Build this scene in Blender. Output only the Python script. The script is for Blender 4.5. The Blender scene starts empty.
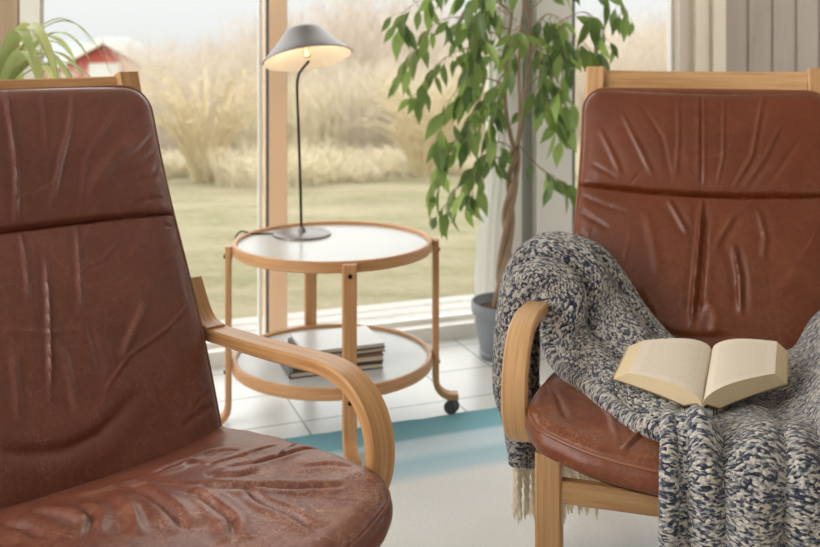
import bpy, math, random
import numpy as np
from mathutils import Vector, Matrix

random.seed(7)
RNG = np.random.default_rng(11)
SC = bpy.context.scene
COL = SC.collection
# ------------------------------------------------------------------ camera
F_PX, CX, HORIZON, EYE = 950.0, 410.0, 42.0, 1.10
cam_data = bpy.data.cameras.new('camera')
cam_data.sensor_width = 36.0
cam_data.lens = F_PX / 820.0 * 36.0
cam_data.shift_y = -(273.5 - HORIZON) / 820.0
cam_data.clip_start = 0.05
cam_data.clip_end = 400
cam_data.dof.use_dof = True
cam_data.dof.focus_distance = 1.56
cam_data.dof.aperture_fstop = 4.8
cam = bpy.data.objects.new('camera', cam_data)
cam.location = (0, 0, EYE)
cam.rotation_euler = (math.pi / 2, 0, 0)
COL.objects.link(cam)
SC.camera = cam
# ------------------------------------------------------------------ overcast sky, exposure
world = bpy.data.worlds.new('overcast_sky')
SC.world = world
world.use_nodes = True
wn, wl = world.node_tree.nodes, world.node_tree.links
wn.clear()
w_out = wn.new('ShaderNodeOutputWorld')
w_bg = wn.new('ShaderNodeBackground')
w_tc = wn.new('ShaderNodeTexCoord')
w_sep = wn.new('ShaderNodeSeparateXYZ')
w_rmp = wn.new('ShaderNodeValToRGB')
w_rmp.color_ramp.elements[0].position = 0.0
w_rmp.color_ramp.elements[0].color = (0.285, 0.286, 0.283, 1)
w_rmp.color_ramp.elements[1].position = 1.0
w_rmp.color_ramp.elements[1].color = (1.0, 1.0, 1.0, 1)
for pos_, val_ in ((0.05, .305), (0.34, .96)):
    e_ = w_rmp.color_ramp.elements.new(pos_); e_.color = (val_, val_, val_ * .995, 1)
wl.new(w_tc.outputs['Generated'], w_sep.inputs[0])
wl.new(w_sep.outputs['Z'], w_rmp.inputs[0])
wl.new(w_rmp.outputs[0], w_bg.inputs[0])
w_bg.inputs[1].default_value = 2.3
wl.new(w_bg.outputs[0], w_out.inputs[0])
sun_d = bpy.data.lights.new('veiled_sun', 'SUN')
sun_d.energy = 0.15
sun_d.angle = math.radians(30)
sun_d.color = (1.0, 0.93, 0.82)
sun = bpy.data.objects.new('veiled_sun', sun_d)
sun.rotation_euler = (math.radians(-38), math.radians(18), 0)
COL.objects.link(sun)
def fill_light(name, loc, rot, sx, sy, watts, col):
    d = bpy.data.lights.new(name, 'AREA'); d.shape = 'RECTANGLE'; d.size = sx; d.size_y = sy; d.energy = watts; d.color = col
    o = bpy.data.objects.new(name, d); o.location = loc; o.rotation_euler = rot; COL.objects.link(o)
    return o
# added fill lights in place of unseen windows, at left and behind the camera
fill_light('side_fill', (-2.5, 0.7, 1.55), (math.radians(90), 0, math.radians(-90 + 12)), 2.2, 1.7, 50, (1.0, .99, .975))
fill_light('rear_fill', (1.3, -2.6, 1.75), (math.radians(90 - 8), 0, math.radians(12)), 3.2, 1.6, 40, (1.0, .985, .97))
# added right-hand fill to brighten the plank wall and posts; no window there
side = fill_light('right_fill', (4.30 * math.cos(.3605) - 2.2 * math.sin(.3605), 4.30 * math.sin(.3605) + 2.2 * math.cos(.3605), 1.45), (math.radians(90), 0, math.radians(90 + 30)), 1.3, 1.7, 15, (1.0, .99, .975))
SC.view_settings.view_transform = 'Standard'
SC.view_settings.look = 'None'
SC.view_settings.exposure = 0.47
SC.view_settings.gamma = 1.0
SC.view_settings.use_curve_mapping = False

# ------------------------------------------------------------------ helpers: measuring
TH = 0.3605                                   # heading of the window wall
RU = np.array([math.cos(TH), math.sin(TH), 0])
RV = np.array([-math.sin(TH), math.cos(TH), 0])
def room(u, v, z=0.0):
    return RU * u + RV * v + np.array([0, 0, z])
class Chair:
    """a chair's own axes: w to the viewer's right, b to its back"""
    def __init__(s, deg, p, lx):
        t = math.radians(deg)
        s.deg = deg
        s.w = np.array([math.cos(t), math.sin(t), 0])
        s.b = np.array([-math.sin(t), math.cos(t), 0])
        s.o = np.array([p[0], p[1], 0]) - s.w * lx
        s.M = np.array([s.w, s.b, [0, 0, 1]])
    def hit(s, px, py, p0, n):
        r = s.M @ np.array([(px - CX) / F_PX, 1.0, -(py - HORIZON) / F_PX])
        c = s.M @ (np.array([0, 0, EYE]) - s.o)
        t = ((np.array(p0) - c) @ np.array(n)) / (r @ np.array(n))
        return c + t * r
    def back(s, px, py):                      # -> (x, height) on the back rest
        p = s.hit(px, py, (0, 0, .40), (0, -.894, .447))
        return p[0], p[2]
    def seat(s, px, py, z=.447):              # -> (x, depth) on the seat
        p = s.hit(px, py, (0, 0, z), (0, 0, 1))
        return p[0], p[1]
CL = Chair(40.5, (-.341, 1.723), .28)
CR = Chair(-17.0, (.345, 2.063), -.28)

# ------------------------------------------------------------------ helpers: meshes
class MB:
    def __init__(s):
        s.v, s.f, s.uv, s.n = [], [], [], 0
    def add(s, verts, faces, fuv=None):
        verts = np.asarray(verts, float).reshape(-1, 3)
        s.v.append(verts)
        for i, f in enumerate(faces):
            s.f.append(tuple(k + s.n for k in f))
            s.uv.append(fuv[i] if fuv is not None else [(0, 0)] * len(f))
        s.n += len(verts)
    def box(s, x0, x1, y0, y1, z0, z1, bev=0.0):
        b = min(bev, (x1-x0)*.45, (y1-y0)*.45, (z1-z0)*.45)
        if b <= 0:
            v = [(x, y, z) for x in (x0, x1) for y in (y0, y1) for z in (z0, z1)]
            fs = [(0,1,3,2),(4,6,7,5),(0,4,5,1),(2,3,7,6),(0,2,6,4),(1,5,7,3)]
            s.add(v, fs, [[(v[k][0] + v[k][1], v[k][2]) for k in f] for f in fs])
            return
        ring = [(x0+b,y0),(x1-b,y0),(x1,y0+b),(x1,y1-b),(x1-b,y1),(x0+b,y1),(x0,y1-b),(x0,y0+b)]
        cx, cy = (x0+x1)/2, (y0+y1)/2
        sx = (x1-x0-2*b)/(x1-x0); sy = (y1-y0-2*b)/(y1-y0)
        ring_in = [(cx+(x-cx)*sx, cy+(y-cy)*sy) for x, y in ring]
        v = [(x,y,z0) for x,y in ring_in] + [(x,y,z0+b) for x,y in ring] + [(x,y,z1-b) for x,y in ring] + [(x,y,z1) for x,y in ring_in]
        fs = [tuple(range(7,-1,-1)), tuple(range(24,32))]
        for k in range(3):
            for i in range(8):
                j = (i+1) % 8
                fs.append((k*8+i, k*8+j, k*8+8+j, k*8+8+i))
        s.add(v, fs, [[(v[k][0] + v[k][1], v[k][2]) for k in f] for f in fs])
    def sweep(s, path, side, w, t, bev=.003, closed=False, wt=None, oval=False, caps=True):
        """bar of section w (along side) x t along path"""
        P = np.asarray(path, float)
        n = len(P)
        if closed:
            T = np.roll(P, -1, 0) - np.roll(P, 1, 0)
        else:
            T = np.gradient(P, axis=0)
        T /= np.linalg.norm(T, axis=1)[:, None]
        S = np.asarray(side, float)
        if S.ndim == 1:
            S = np.tile(S, (n, 1))
        S = S - T * (S * T).sum(1)[:, None]
        S /= np.linalg.norm(S, axis=1)[:, None]
        N = np.cross(S, T)
        if oval:
            k = oval if isinstance(oval, int) and oval > 2 else 10
            prof = [(math.cos(a) * w / 2, math.sin(a) * t / 2) for a in np.linspace(0, 2 * math.pi, k, endpoint=False)]
        else:
            b = min(bev, w * .4, t * .4); hw, ht = w / 2, t / 2
            prof = [(-hw+b,-ht),(hw-b,-ht),(hw,-ht+b),(hw,ht-b),(hw-b,ht),(-hw+b,ht),(-hw,ht-b),(-hw,-ht+b)]
        m = len(prof)
        pr = np.array(prof)
        per = np.concatenate([[0], np.cumsum(np.linalg.norm(np.roll(pr, -1, 0) - pr, axis=1))])
        sc = np.ones(n) if wt is None else np.asarray(wt, float)
        V = (P[:, None, :] + S[:, None, :] * (pr[None, :, :1] * sc[:, None, None]) + N[:, None, :] * (pr[None, :, 1:] * sc[:, None, None])).reshape(-1, 3)
        d = np.concatenate([[0], np.cumsum(np.linalg.norm(np.diff(P, axis=0), axis=1))])
        fs, uv = [], []
        for i in range(n if closed else n - 1):
            i2 = (i + 1) % n
            l0 = d[i]; l1 = d[i + 1] if i + 1 < n else d[i] + np.linalg.norm(P[0] - P[-1])
            for j in range(m):
                j2 = (j + 1) % m
                fs.append((i*m+j, i*m+j2, i2*m+j2, i2*m+j))
                uv.append([(per[j], l0), (per[j+1], l0), (per[j+1], l1), (per[j], l1)])
        if not closed and caps:
            fs.append(tuple(range(m - 1, -1, -1))); uv.append([(p[0], p[1] * .2) for p in prof[::-1]])
            fs.append(tuple((n-1)*m + j for j in range(m))); uv.append([(p[0], p[1] * .2) for p in prof])
        s.add(V, fs, uv)
    def grid(s, P, UV=None, cu=False, cv=False, flip=False):
        P = np.asarray(P, float)
        a, b = P.shape[:2]
        fs, uv = [], []
        for i in range(a if cu else a - 1):
            i2 = (i + 1) % a
            for j in range(b if cv else b - 1):
                j2 = (j + 1) % b
                q = [(i, j), (i2, j), (i2, j2), (i, j2)]
                if flip: q = q[::-1]
                fs.append(tuple(x * b + y for x, y in q))
                if UV is not None: uv.append([tuple(UV[x][y]) for x, y in q])
        s.add(P.reshape(-1, 3), fs, uv if UV is not None else None)
    def lathe(s, prof, n=48, o=(0, 0, 0), M=None, caps=False):
        pr = np.asarray(prof, float)
        a = np.linspace(0, 2 * math.pi, n, endpoint=False)
        P = np.zeros((len(pr), n, 3))
        P[..., 0] = pr[:, None, 0] * np.cos(a); P[..., 1] = pr[:, None, 0] * np.sin(a); P[..., 2] = pr[:, None, 1]
        if M is not None: P = P @ np.asarray(M).T
        P = P + np.asarray(o)
        s.grid(P, cv=True, flip=True)
    def build(s, name, mat, parent=None, smooth=True, attrs=None):
        me = bpy.data.meshes.new(name)
        V = np.concatenate(s.v) if s.v else np.zeros((0, 3))
        me.from_pydata(V.tolist(), [], s.f)
        uvl = me.uv_layers.new(name='UVMap')
        flat = np.array([c for f in s.uv for p in f for c in p], dtype=np.float32)
        uvl.data.foreach_set('uv', flat)
        if attrs:
            for k, arr in attrs.items():
                at = me.attributes.new(k, 'FLOAT', 'POINT')
                at.data.foreach_set('value', np.asarray(arr, dtype=np.float32))
        if smooth:
            me.polygons.foreach_set('use_smooth', [True] * len(me.polygons))
            try: me.set_sharp_from_angle(angle=math.radians(40))
            except Exception: pass
        me.materials.append(mat)
        me.update()
        o = bpy.data.objects.new(name, me)
        COL.objects.link(o)
        if parent is not None: o.parent = parent
        return o
def tag(o, label, cat, group=None, kind=None):
    o['label'] = label; o['category'] = cat
    if group: o['group'] = group
    if kind: o['kind'] = kind
    return o
def thing(name, label, cat, loc=(0, 0, 0), rz=0.0, group=None):
    o = bpy.data.objects.new(name, None)
    o.empty_display_size = .05
    COL.objects.link(o)
    o.location = loc; o.rotation_euler = (0, 0, rz)
    return tag(o, label, cat, group)
def struct(o, label=None, cat=None):
    o['kind'] = 'structure'
    if label: o['label'] = label
    if cat: o['category'] = cat
    return o
def catmull(C, n):
    """n samples along the first axis of control array C"""
    C = np.asarray(C, float)
    k = len(C)
    E = np.concatenate([(2 * C[0] - C[1])[None], C, (2 * C[-1] - C[-2])[None]])
    t = np.linspace(0, k - 1, n)
    i = np.minimum(t.astype(int), k - 2)
    f = (t - i).reshape((-1,) + (1,) * (C.ndim - 1))
    p0, p1, p2, p3 = E[i], E[i + 1], E[i + 2], E[i + 3]
    return .5 * ((2 * p1) + (-p0 + p2) * f + (2 * p0 - 5 * p1 + 4 * p2 - p3) * f ** 2 + (-p0 + 3 * p1 - 3 * p2 + p3) * f ** 3)
def resample(P, step):
    P = np.asarray(P, float)
    d = np.concatenate([[0], np.cumsum(np.linalg.norm(np.diff(P, axis=0), axis=1))])
    n = max(2, int(d[-1] / step) + 1)
    t = np.linspace(0, d[-1], n)
    return np.stack([np.interp(t, d, P[:, k]) for k in range(P.shape[1])], 1)
def path_dist(X, Y, pts):
    """signed distance to a polyline, and how far along it (0..1)"""
    best = np.full(X.shape, 1e9); sg = np.zeros(X.shape); al = np.zeros(X.shape)
    pts = np.asarray(pts, float)
    L = np.concatenate([[0], np.cumsum(np.linalg.norm(np.diff(pts, axis=0), axis=1))])
    for i in range(len(pts) - 1):
        a, b = pts[i], pts[i + 1]
        d = b - a; l2 = (d ** 2).sum() + 1e-12
        t = np.clip(((X - a[0]) * d[0] + (Y - a[1]) * d[1]) / l2, 0, 1)
        dx, dy = X - a[0] - t * d[0], Y - a[1] - t * d[1]
        r = np.hypot(dx, dy)
        m = r < best
        best = np.where(m, r, best)
        sg = np.where(m, np.sign(d[0] * dy - d[1] * dx), sg)
        al = np.where(m, (L[i] + t * math.sqrt(l2)) / L[-1], al)
    return best * sg, best, al

# ------------------------------------------------------------------ helpers: materials
def srgb(r, g, b):
    f = lambda c: (c / 12.92 if c <= .04045 else ((c + .055) / 1.055) ** 2.4)
    return (f(r / 255), f(g / 255), f(b / 255), 1)
class NT:
    def __init__(s, name):
        s.m = bpy.data.materials.new(name)
        s.m.use_nodes = True
        s.n, s.l = s.m.node_tree.nodes, s.m.node_tree.links
        s.n.clear()
        s.out = s.n.new('ShaderNodeOutputMaterial')
    def node(s, kind, **kw):
        nd = s.n.new('ShaderNode' + kind)
        ins = kw.pop('ins', {})
        for k, v in kw.items(): setattr(nd, k, v)
        for k, v in ins.items():
            if isinstance(v, bpy.types.NodeSocket): s.l.new(v, nd.inputs[k])
            else: nd.inputs[k].default_value = v
        return nd
    def bsdf(s, **ins):
        return s.node('BsdfPrincipled', ins={k.replace('_', ' '): v for k, v in ins.items()})
    def done(s, sh):
        s.l.new(sh, s.out.inputs[0]); return s.m
    def uv(s): return s.node('UVMap').outputs[0]
    def obj(s): return s.node('TexCoord').outputs['Object']
    def map(s, vec, scale=(1, 1, 1), loc=(0, 0, 0), rot=(0, 0, 0)):
        return s.node('Mapping', ins={'Vector': vec, 'Scale': scale, 'Location': loc, 'Rotation': rot}).outputs[0]
    def noise(s, vec, scale=5, detail=3, rough=.5, dist=0.0, out=0):
        return s.node('TexNoise', ins={'Vector': vec, 'Scale': scale, 'Detail': detail, 'Roughness': rough, 'Distortion': dist}).outputs[out]
    def ramp(s, fac, stops, interp='LINEAR'):
        r = s.node('ValToRGB', ins={'Fac': fac})
        cr = r.color_ramp; cr.interpolation = interp
        while len(cr.elements) < len(stops): cr.elements.new(.5)
        for e, (p, c) in zip(cr.elements, stops):
            e.position = p
            e.color = c if hasattr(c, '__len__') else (c, c, c, 1)
        return r.outputs[0]
    def math(s, op, a, b=0.0, c=0.0, clamp=False):
        return s.node('Math', operation=op, use_clamp=clamp, ins={0: a, 1: b, 2: c}).outputs[0]
    def mix(s, fac, a, b, mode='MIX'):
        nd = s.node('Mix', data_type='RGBA', blend_type=mode)
        for k, v in ((0, fac), (6, a), (7, b)):
            if isinstance(v, bpy.types.NodeSocket): s.l.new(v, nd.inputs[k])
            else: nd.inputs[k].default_value = v
        return nd.outputs[2]
    def bump(s, h, strength=.3, dist=.002, nrm=None):
        ins = {'Height': h, 'Strength': strength, 'Distance': dist}
        if nrm is not None: ins['Normal'] = nrm
        return s.node('Bump', ins=ins).outputs[0]
def plain(name, col, rough=.5, **kw):
    t = NT(name)
    return t.done(t.bsdf(Base_Color=col, Roughness=rough, **kw).outputs[0])

def leather_mat(name, base, dark, vein):
    t = NT(name)
    co = t.obj()
    wear = t.node('Attribute', attribute_name='wear').outputs['Fac']
    warp = t.node('VectorMath', operation='ADD', ins={0: co, 1: t.node('VectorMath', operation='SCALE', ins={0: t.noise(co, 22, 3, .55, out=1), 'Scale': .05}).outputs[0]}).outputs[0]
    blot = t.noise(co, 7, 5, .6)
    c = t.mix(t.ramp(blot, [(.3, .45), (.7, 1.0)]), dark, base)
    mott = t.noise(co, 60, 4, .65)
    c = t.mix(t.math('MULTIPLY', t.ramp(mott, [(.45, 0.0), (.75, 1.0)]), t.math('MULTIPLY', wear, .20)), c, vein)
    def veins(sc, w, msk_sc, lo, hi):
        e = t.node('TexVoronoi', feature='DISTANCE_TO_EDGE', ins={'Vector': warp, 'Scale': sc}).outputs['Distance']
        ln = t.ramp(e, [(0.0, 1.0), (w, 0.0)])
        mk = t.ramp(t.noise(co, msk_sc, 3, .6), [(lo, 0.0), (hi, 1.0)])
        return t.math('MULTIPLY', ln, mk)
    v1 = veins(50, .04, 11, .45, .62)
    v2 = veins(125, .08, 16, .42, .6)
    vv = t.math('ADD', v1, t.math('MULTIPLY', v2, .7), clamp=True)
    vw = t.math('MULTIPLY', vv, wear, clamp=True)
    c = t.mix(t.math('MULTIPLY', vw, .62), c, vein)
    # rubbed, paler patches where the hide is worn
    rub = t.math('MULTIPLY', t.ramp(t.noise(co, 13, 6, .7), [(.48, 0.0), (.72, 1.0)]), wear)
    c = t.mix(t.math('MULTIPLY', rub, .27), c, vein)
    grain = t.node('TexVoronoi', feature='F1', ins={'Vector': co, 'Scale': 520}).outputs['Distance']
    wr = t.noise(t.map(co, (60, 60, 14)), 1.0, 4, .6, .8)
    b1 = t.bump(grain, .10, .0006)
    b2 = t.bump(wr, .14, .003, b1)
    hl = t.noise(t.map(co, (12, 12, 3)), 1.0, 1, .5, .0)
    hr = t.ramp(t.math('ABSOLUTE', t.math('SUBTRACT', hl, .5)), [(0.0, 1.0), (.012, 0.0)])
    hl2 = t.noise(t.map(co, (26, 26, 6), (3.1, 1.7, .4), (.3, .2, .5)), 1.0, 1, .5, .0)
    hr2 = t.ramp(t.math('ABSOLUTE', t.math('SUBTRACT', hl2, .5)), [(0.0, .6), (.014, 0.0)])
    hmask = t.ramp(t.noise(co, 6, 2, .5), [(.42, 0.0), (.62, 1.0)])
    hair = t.math('MULTIPLY', t.math('ADD', hr, hr2, clamp=True), hmask)
    c = t.mix(t.math('MULTIPLY', hair, .10), c, vein)
    b3 = t.bump(t.math('MULTIPLY', vw, -1.0), .25, .0015, b2)
    b3 = t.bump(hair, .14, .0015, b3)
    ro = t.math('ADD', t.math('MULTIPLY', t.noise(co, 18, 4, .6), .20), .36)
    ro = t.math('ADD', ro, t.math('MULTIPLY', rub, .08))
    p = t.bsdf(Base_Color=c, Roughness=ro, Normal=b3)
    p.inputs['Specular IOR Level'].default_value = .4
    p.inputs['Coat Weight'].default_value = .34
    p.inputs['Coat Roughness'].default_value = .19
    t.l.new(b3, p.inputs['Coat Normal'])
    return t.done(p.outputs[0])
def wood_mat(name, c0, c1, rough=.42, sc=1.0):
    t = NT(name)
    uv = t.uv()
    rnd = t.node('ObjectInfo').outputs['Random']
    v = t.node('VectorMath', operation='ADD', ins={0: uv, 1: t.node('CombineXYZ', ins={0: t.math('MULTIPLY', rnd, 7.3), 1: t.math('MULTIPLY', rnd, 3.1)}).outputs[0]}).outputs[0]
    g = t.noise(t.map(v, (90 * sc, 4 * sc, 1)), 1.0, 4, .6, .4)
    g2 = t.noise(t.map(v, (420 * sc, 9 * sc, 1)), 1.0, 2, .5)
    c = t.mix(t.ramp(g, [(.3, 0.0), (.72, 1.0)]), c0, c1)
    c = t.mix(t.math('MULTIPLY', t.ramp(g2, [(.5, 0.0), (.75, 1.0)]), .25), c, tuple(x * .6 for x in c0[:3]) + (1,))
    b = t.bump(g2, .12, .0008)
    return t.done(t.bsdf(Base_Color=c, Roughness=rough, Normal=b).outputs[0])
def knit_mat():
    t = NT('tweed_wool')
    uv = t.uv()
    w1 = t.node('VectorMath', operation='ADD', ins={0: uv, 1: t.node('VectorMath', operation='SCALE', ins={0: t.noise(uv, 130, 2, .5, out=1), 'Scale': .006}).outputs[0]}).outputs[0]
    st = t.node('TexVoronoi', voronoi_dimensions='2D', feature='F1', ins={'Vector': t.map(w1, (185, 310, 1)), 'Scale': 1.0, 'Randomness': 1.0})
    pick = t.node('SeparateColor', ins={0: st.outputs['Color']}).outputs[0]
    f = t.math('ADD', t.math('MULTIPLY', pick, .42), t.math('MULTIPLY', t.noise(t.map(w1, (160, 265, 1)), 1.0, 2, .5, .9), .62))
    c = t.ramp(f, [(.24, srgb(34, 38, 54)), (.44, srgb(58, 66, 90)), (.50, srgb(128, 131, 140)), (.58, srgb(182, 179, 174)), (.66, srgb(216, 209, 198)), (.85, srgb(234, 228, 216))])
    warm = t.ramp(t.noise(uv, 9, 3, .6), [(.4, 0.0), (.7, 1.0)])
    c = t.mix(t.math('MULTIPLY', warm, .3), c, t.mix(1.0, c, srgb(226, 205, 178), 'MULTIPLY'))
    dome = t.math('SUBTRACT', 1.0, st.outputs['Distance'])
    fib = t.noise(t.map(w1, (900, 1500, 1)), 1.0, 2, .6)
    b = t.bump(dome, .8, .005)
    b = t.bump(fib, .35, .0012, b)
    p = t.bsdf(Base_Color=c, Roughness=.95, Normal=b)
    p.inputs['Sheen Weight'].default_value = .35
    p.inputs['Sheen Roughness'].default_value = .5
    p.inputs['Specular IOR Level'].default_value = .15
    return t.done(p.outputs[0])
def tile_mat():
    t = NT('white_floor_tile')
    co = t.map(t.obj(), (1, 1, 1), (-.68 + 2.376, -2.687 + 4.752, 0))
    br = t.node('TexBrick', offset=0.0, squash=1.0, ins={'Vector': co, 'Color1': srgb(222, 223, 221), 'Color2': srgb(217, 218, 216), 'Mortar': srgb(140, 138, 134), 'Scale': 1.0,
                'Mortar Size': .0035, 'Mortar Smooth': .15, 'Bias': 0.0, 'Brick Width': .2376, 'Row Height': .2376})
    n = t.noise(t.obj(), 14, 4, .6)
    c = t.mix(t.math('MULTIPLY', n, .25), br.outputs['Color'], srgb(204, 201, 196))
    b = t.bump(t.math('MULTIPLY', br.outputs['Fac'], -1.0), .4, .002)
    return t.done(t.bsdf(Base_Color=c, Roughness=.28, Normal=b).outputs[0])
def rug_mat():
    t = NT('striped_rug_weave')
    co = t.obj()
    sep = t.node('SeparateXYZ', ins={0: co})
    wob = t.math('MULTIPLY', t.math('SUBTRACT', t.noise(t.map(co, (3, 14, 1)), 1.0, 3, .6), .5), .018)
    y = t.math('ADD', sep.outputs[1], wob)
    f = t.math('DIVIDE', t.math('SUBTRACT', 2.58, y), 1.8, clamp=True)
    c = t.ramp(f, [(0.0, srgb(104, 164, 178)), (.05, srgb(124, 180, 192)), (.074, srgb(130, 184, 196)), (.088, srgb(202, 224, 236)), (.13, srgb(206, 226, 236)), (.155, srgb(172, 208, 222)),
                   (.19, srgb(192, 218, 230)), (.212, srgb(234, 236, 236)), (.42, srgb(236, 236, 234)), (.50, srgb(212, 224, 232)), (.60, srgb(238, 237, 234))])
    wv = t.node('TexWave', wave_type='BANDS', bands_direction='Y', ins={'Vector': co, 'Scale': 60, 'Distortion': 2.0, 'Detail': 2}).outputs['Fac']
    sp = t.noise(t.map(co, (120, 260, 1)), 1.0, 2, .6)
    c = t.mix(t.math('MULTIPLY', t.ramp(sp, [(.46, 0.0), (.72, 1.0)]), .22), c, srgb(176, 176, 178))
    b = t.bump(wv, .35, .003)
    b = t.bump(sp, .3, .002, b)
    return t.done(t.bsdf(Base_Color=c, Roughness=.95, Normal=b).outputs[0])
def plank_mat(name, c0, c1, knot):
    t = NT(name)
    co = t.obj()
    v = t.map(co, (14, 14, 1.2))
    g = t.noise(v, 1.0, 5, .6, .6)
    c = t.mix(t.ramp(g, [(.3, 0.0), (.7, 1.0)]), c0, c1)
    kn = t.node('TexVoronoi', feature='F1', ins={'Vector': t.map(co, (7.5, 7.5, 3.2)), 'Scale': 1.0, 'Randomness': 1.0}).outputs['Distance']
    c = t.mix(t.ramp(kn, [(.06, .8), (.14, 0.0)]), c, knot)
    return t.done(t.bsdf(Base_Color=c, Roughness=.6).outputs[0])
def glass_mat():
    t = NT('window_glass')
    tr = t.node('BsdfTransparent', ins={'Color': (.97, .98, .975, 1)})
    gl = t.node('BsdfGlossy', ins={'Color': (1, 1, 1, 1), 'Roughness': .02})
    fr = t.node('LayerWeight', ins={'Blend': .12}).outputs['Fresnel']
    mx = t.node('MixShader', ins={0: t.math('MULTIPLY', fr, .6), 1: tr.outputs[0], 2: gl.outputs[0]})
    return t.done(mx.outputs[0])
def leaf_mat(name, lo, hi):
    t = NT(name)
    a = t.node('Attribute', attribute_name='tone').outputs['Fac']
    c = t.mix(a, lo, hi)
    p = t.bsdf(Base_Color=c, Roughness=.38)
    tl = t.node('BsdfTranslucent', ins={'Color': t.mix(.5, c, hi)})
    mx = t.node('MixShader', ins={0: .34, 1: p.outputs[0], 2: tl.outputs[0]})
    return t.done(mx.outputs[0])
def lawn_mat():
    t = NT('winter_lawn')
    co = t.obj()
    a = t.noise(t.map(co, (.9, 2.6, 1)), 1.0, 5, .65)
    f = t.noise(t.map(co, (14, 30, 1)), 1.0, 4, .7)
    c = t.mix(t.ramp(a, [(.35, 0.0), (.65, 1.0)]), srgb(146, 136, 108), srgb(110, 107, 68))
    c = t.mix(t.math('MULTIPLY', t.ramp(f, [(.4, 0.0), (.7, 1.0)]), .5), c, srgb(168, 157, 132))
    b = t.bump(f, .6, .04)
    return t.done(t.bsdf(Base_Color=c, Roughness=.95, Normal=b).outputs[0])
def shade_mat():
    t = NT('grey_lamp_enamel')
    geo = t.node('NewGeometry')
    out = t.bsdf(Base_Color=srgb(112, 108, 106), Roughness=.38)
    out.inputs['Metallic'].default_value = .35
    inn = t.bsdf(Base_Color=srgb(238, 228, 212), Roughness=.6)
    return out, inn, t

LEATHER_L = leather_mat('red_brown_leather', srgb(116, 59, 41), srgb(82, 41, 29), srgb(188, 138, 108))
LEATHER_R = leather_mat('tan_brown_leather', srgb(118, 52, 15), srgb(84, 37, 14), srgb(194, 132, 86))
PIPE_L = plain('red_brown_piping', srgb(124, 76, 58), .4)
PIPE_R = plain('tan_brown_piping', srgb(138, 82, 52), .4)
BIRCH = wood_mat('oiled_birch', srgb(170, 120, 72), srgb(208, 160, 108))
BIRCH2 = wood_mat('pale_birch', srgb(178, 126, 80), srgb(208, 160, 112))
BIRCH3 = wood_mat('blond_birch', srgb(196, 146, 96), srgb(226, 182, 130))
KNIT = knit_mat()
FRINGE = plain('cream_wool', srgb(252, 240, 216), .9)
GLASS = glass_mat()
WHITE_PAINT = plain('white_paint', srgb(236, 233, 226), .45)
GREY_PAINT = plain('grey_gasket', srgb(96, 100, 102), .5)
BLACK_METAL = plain('black_metal', srgb(34, 32, 31), .4, Metallic=.6)
SCREW = plain('dark_screw', srgb(40, 38, 36), .4, Metallic=.8)
LAMINATE = plain('white_laminate', srgb(188, 189, 187), .26)
RUBBER = plain('grey_caster', srgb(74, 78, 80), .5)

# ================================================================== THE ROOM
def rbox(mb_args, name, mat, parent=None):
    m = MB()
    for a in mb_args: m.box(*a)
    o = m.build(name, mat, parent, smooth=False)
    if parent is None: o.rotation_euler = (0, 0, TH)
    return o
struct(rbox([(-2.4, 4.4, -2.6, 3.30, -.08, 0.0)], 'floor', tile_mat()), 'white square floor tiles with grey joints', 'floor')
CEIL = plain('white_ceiling', srgb(236, 232, 224), .7)
struct(rbox([(-2.4, 4.4, -2.6, 3.40, 2.45, 2.55)], 'ceiling', CEIL), 'white ceiling above the room', 'ceiling')
PLANK = plank_mat('whitewashed_pine', srgb(170, 157, 145), srgb(184, 172, 161), srgb(112, 94, 82))
PLANKB = plank_mat('tan_pine', srgb(170, 146, 120), srgb(192, 168, 142), srgb(120, 92, 70))
def planks(u0, u1, v, z0, z1, w, name, mat, label):
    m = MB(); u = u0
    while u < u1 - .01:
        e = min(u + w, u1)
        m.box(u + .003, e - .003, v, v + .018, z0, z1, .004)
        u = e
    m.box(u0, u1, v + .012, v + .05, z0, z1)
    o = m.build(name, mat, None, smooth=False)
    o.rotation_euler = (0, 0, TH)
    return struct(o, label, 'wall')
planks(2.614, 4.4, 3.24, 0, 2.45, .128, 'wall_right', PLANK, 'whitewashed vertical pine planks right of the windows')
planks(-2.4, -.095, 3.24, 0, 2.45, .128, 'wall_left', PLANKB, 'tan vertical planks left of the windows')
struct(rbox([(-2.45, -2.4, -2.6, 3.40, 0, 2.45)], 'wall_side', CEIL), 'plain white side wall', 'wall')
struct(rbox([(-.095, 2.614, 3.24, 3.34, 2.15, 2.45)], 'trim_1', WHITE_PAINT), 'white panel above the windows', 'trim')
struct(rbox([(-.1, 2.62, 3.235, 3.33, 0.0, .052), (-.1, 2.62, 3.30, 3.40, -.02, .03)], 'trim_2', WHITE_PAINT), 'low white sill under the windows', 'trim')
struct(rbox([(4.40, 4.45, -2.6, 3.40, 0, 2.45)], 'wall_far', CEIL), 'plain white side wall', 'wall')
struct(rbox([(-2.4, 4.4, -2.70, -2.64, 0, 2.45)], 'wall_back', CEIL), 'plain white wall behind the viewer', 'wall')
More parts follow.
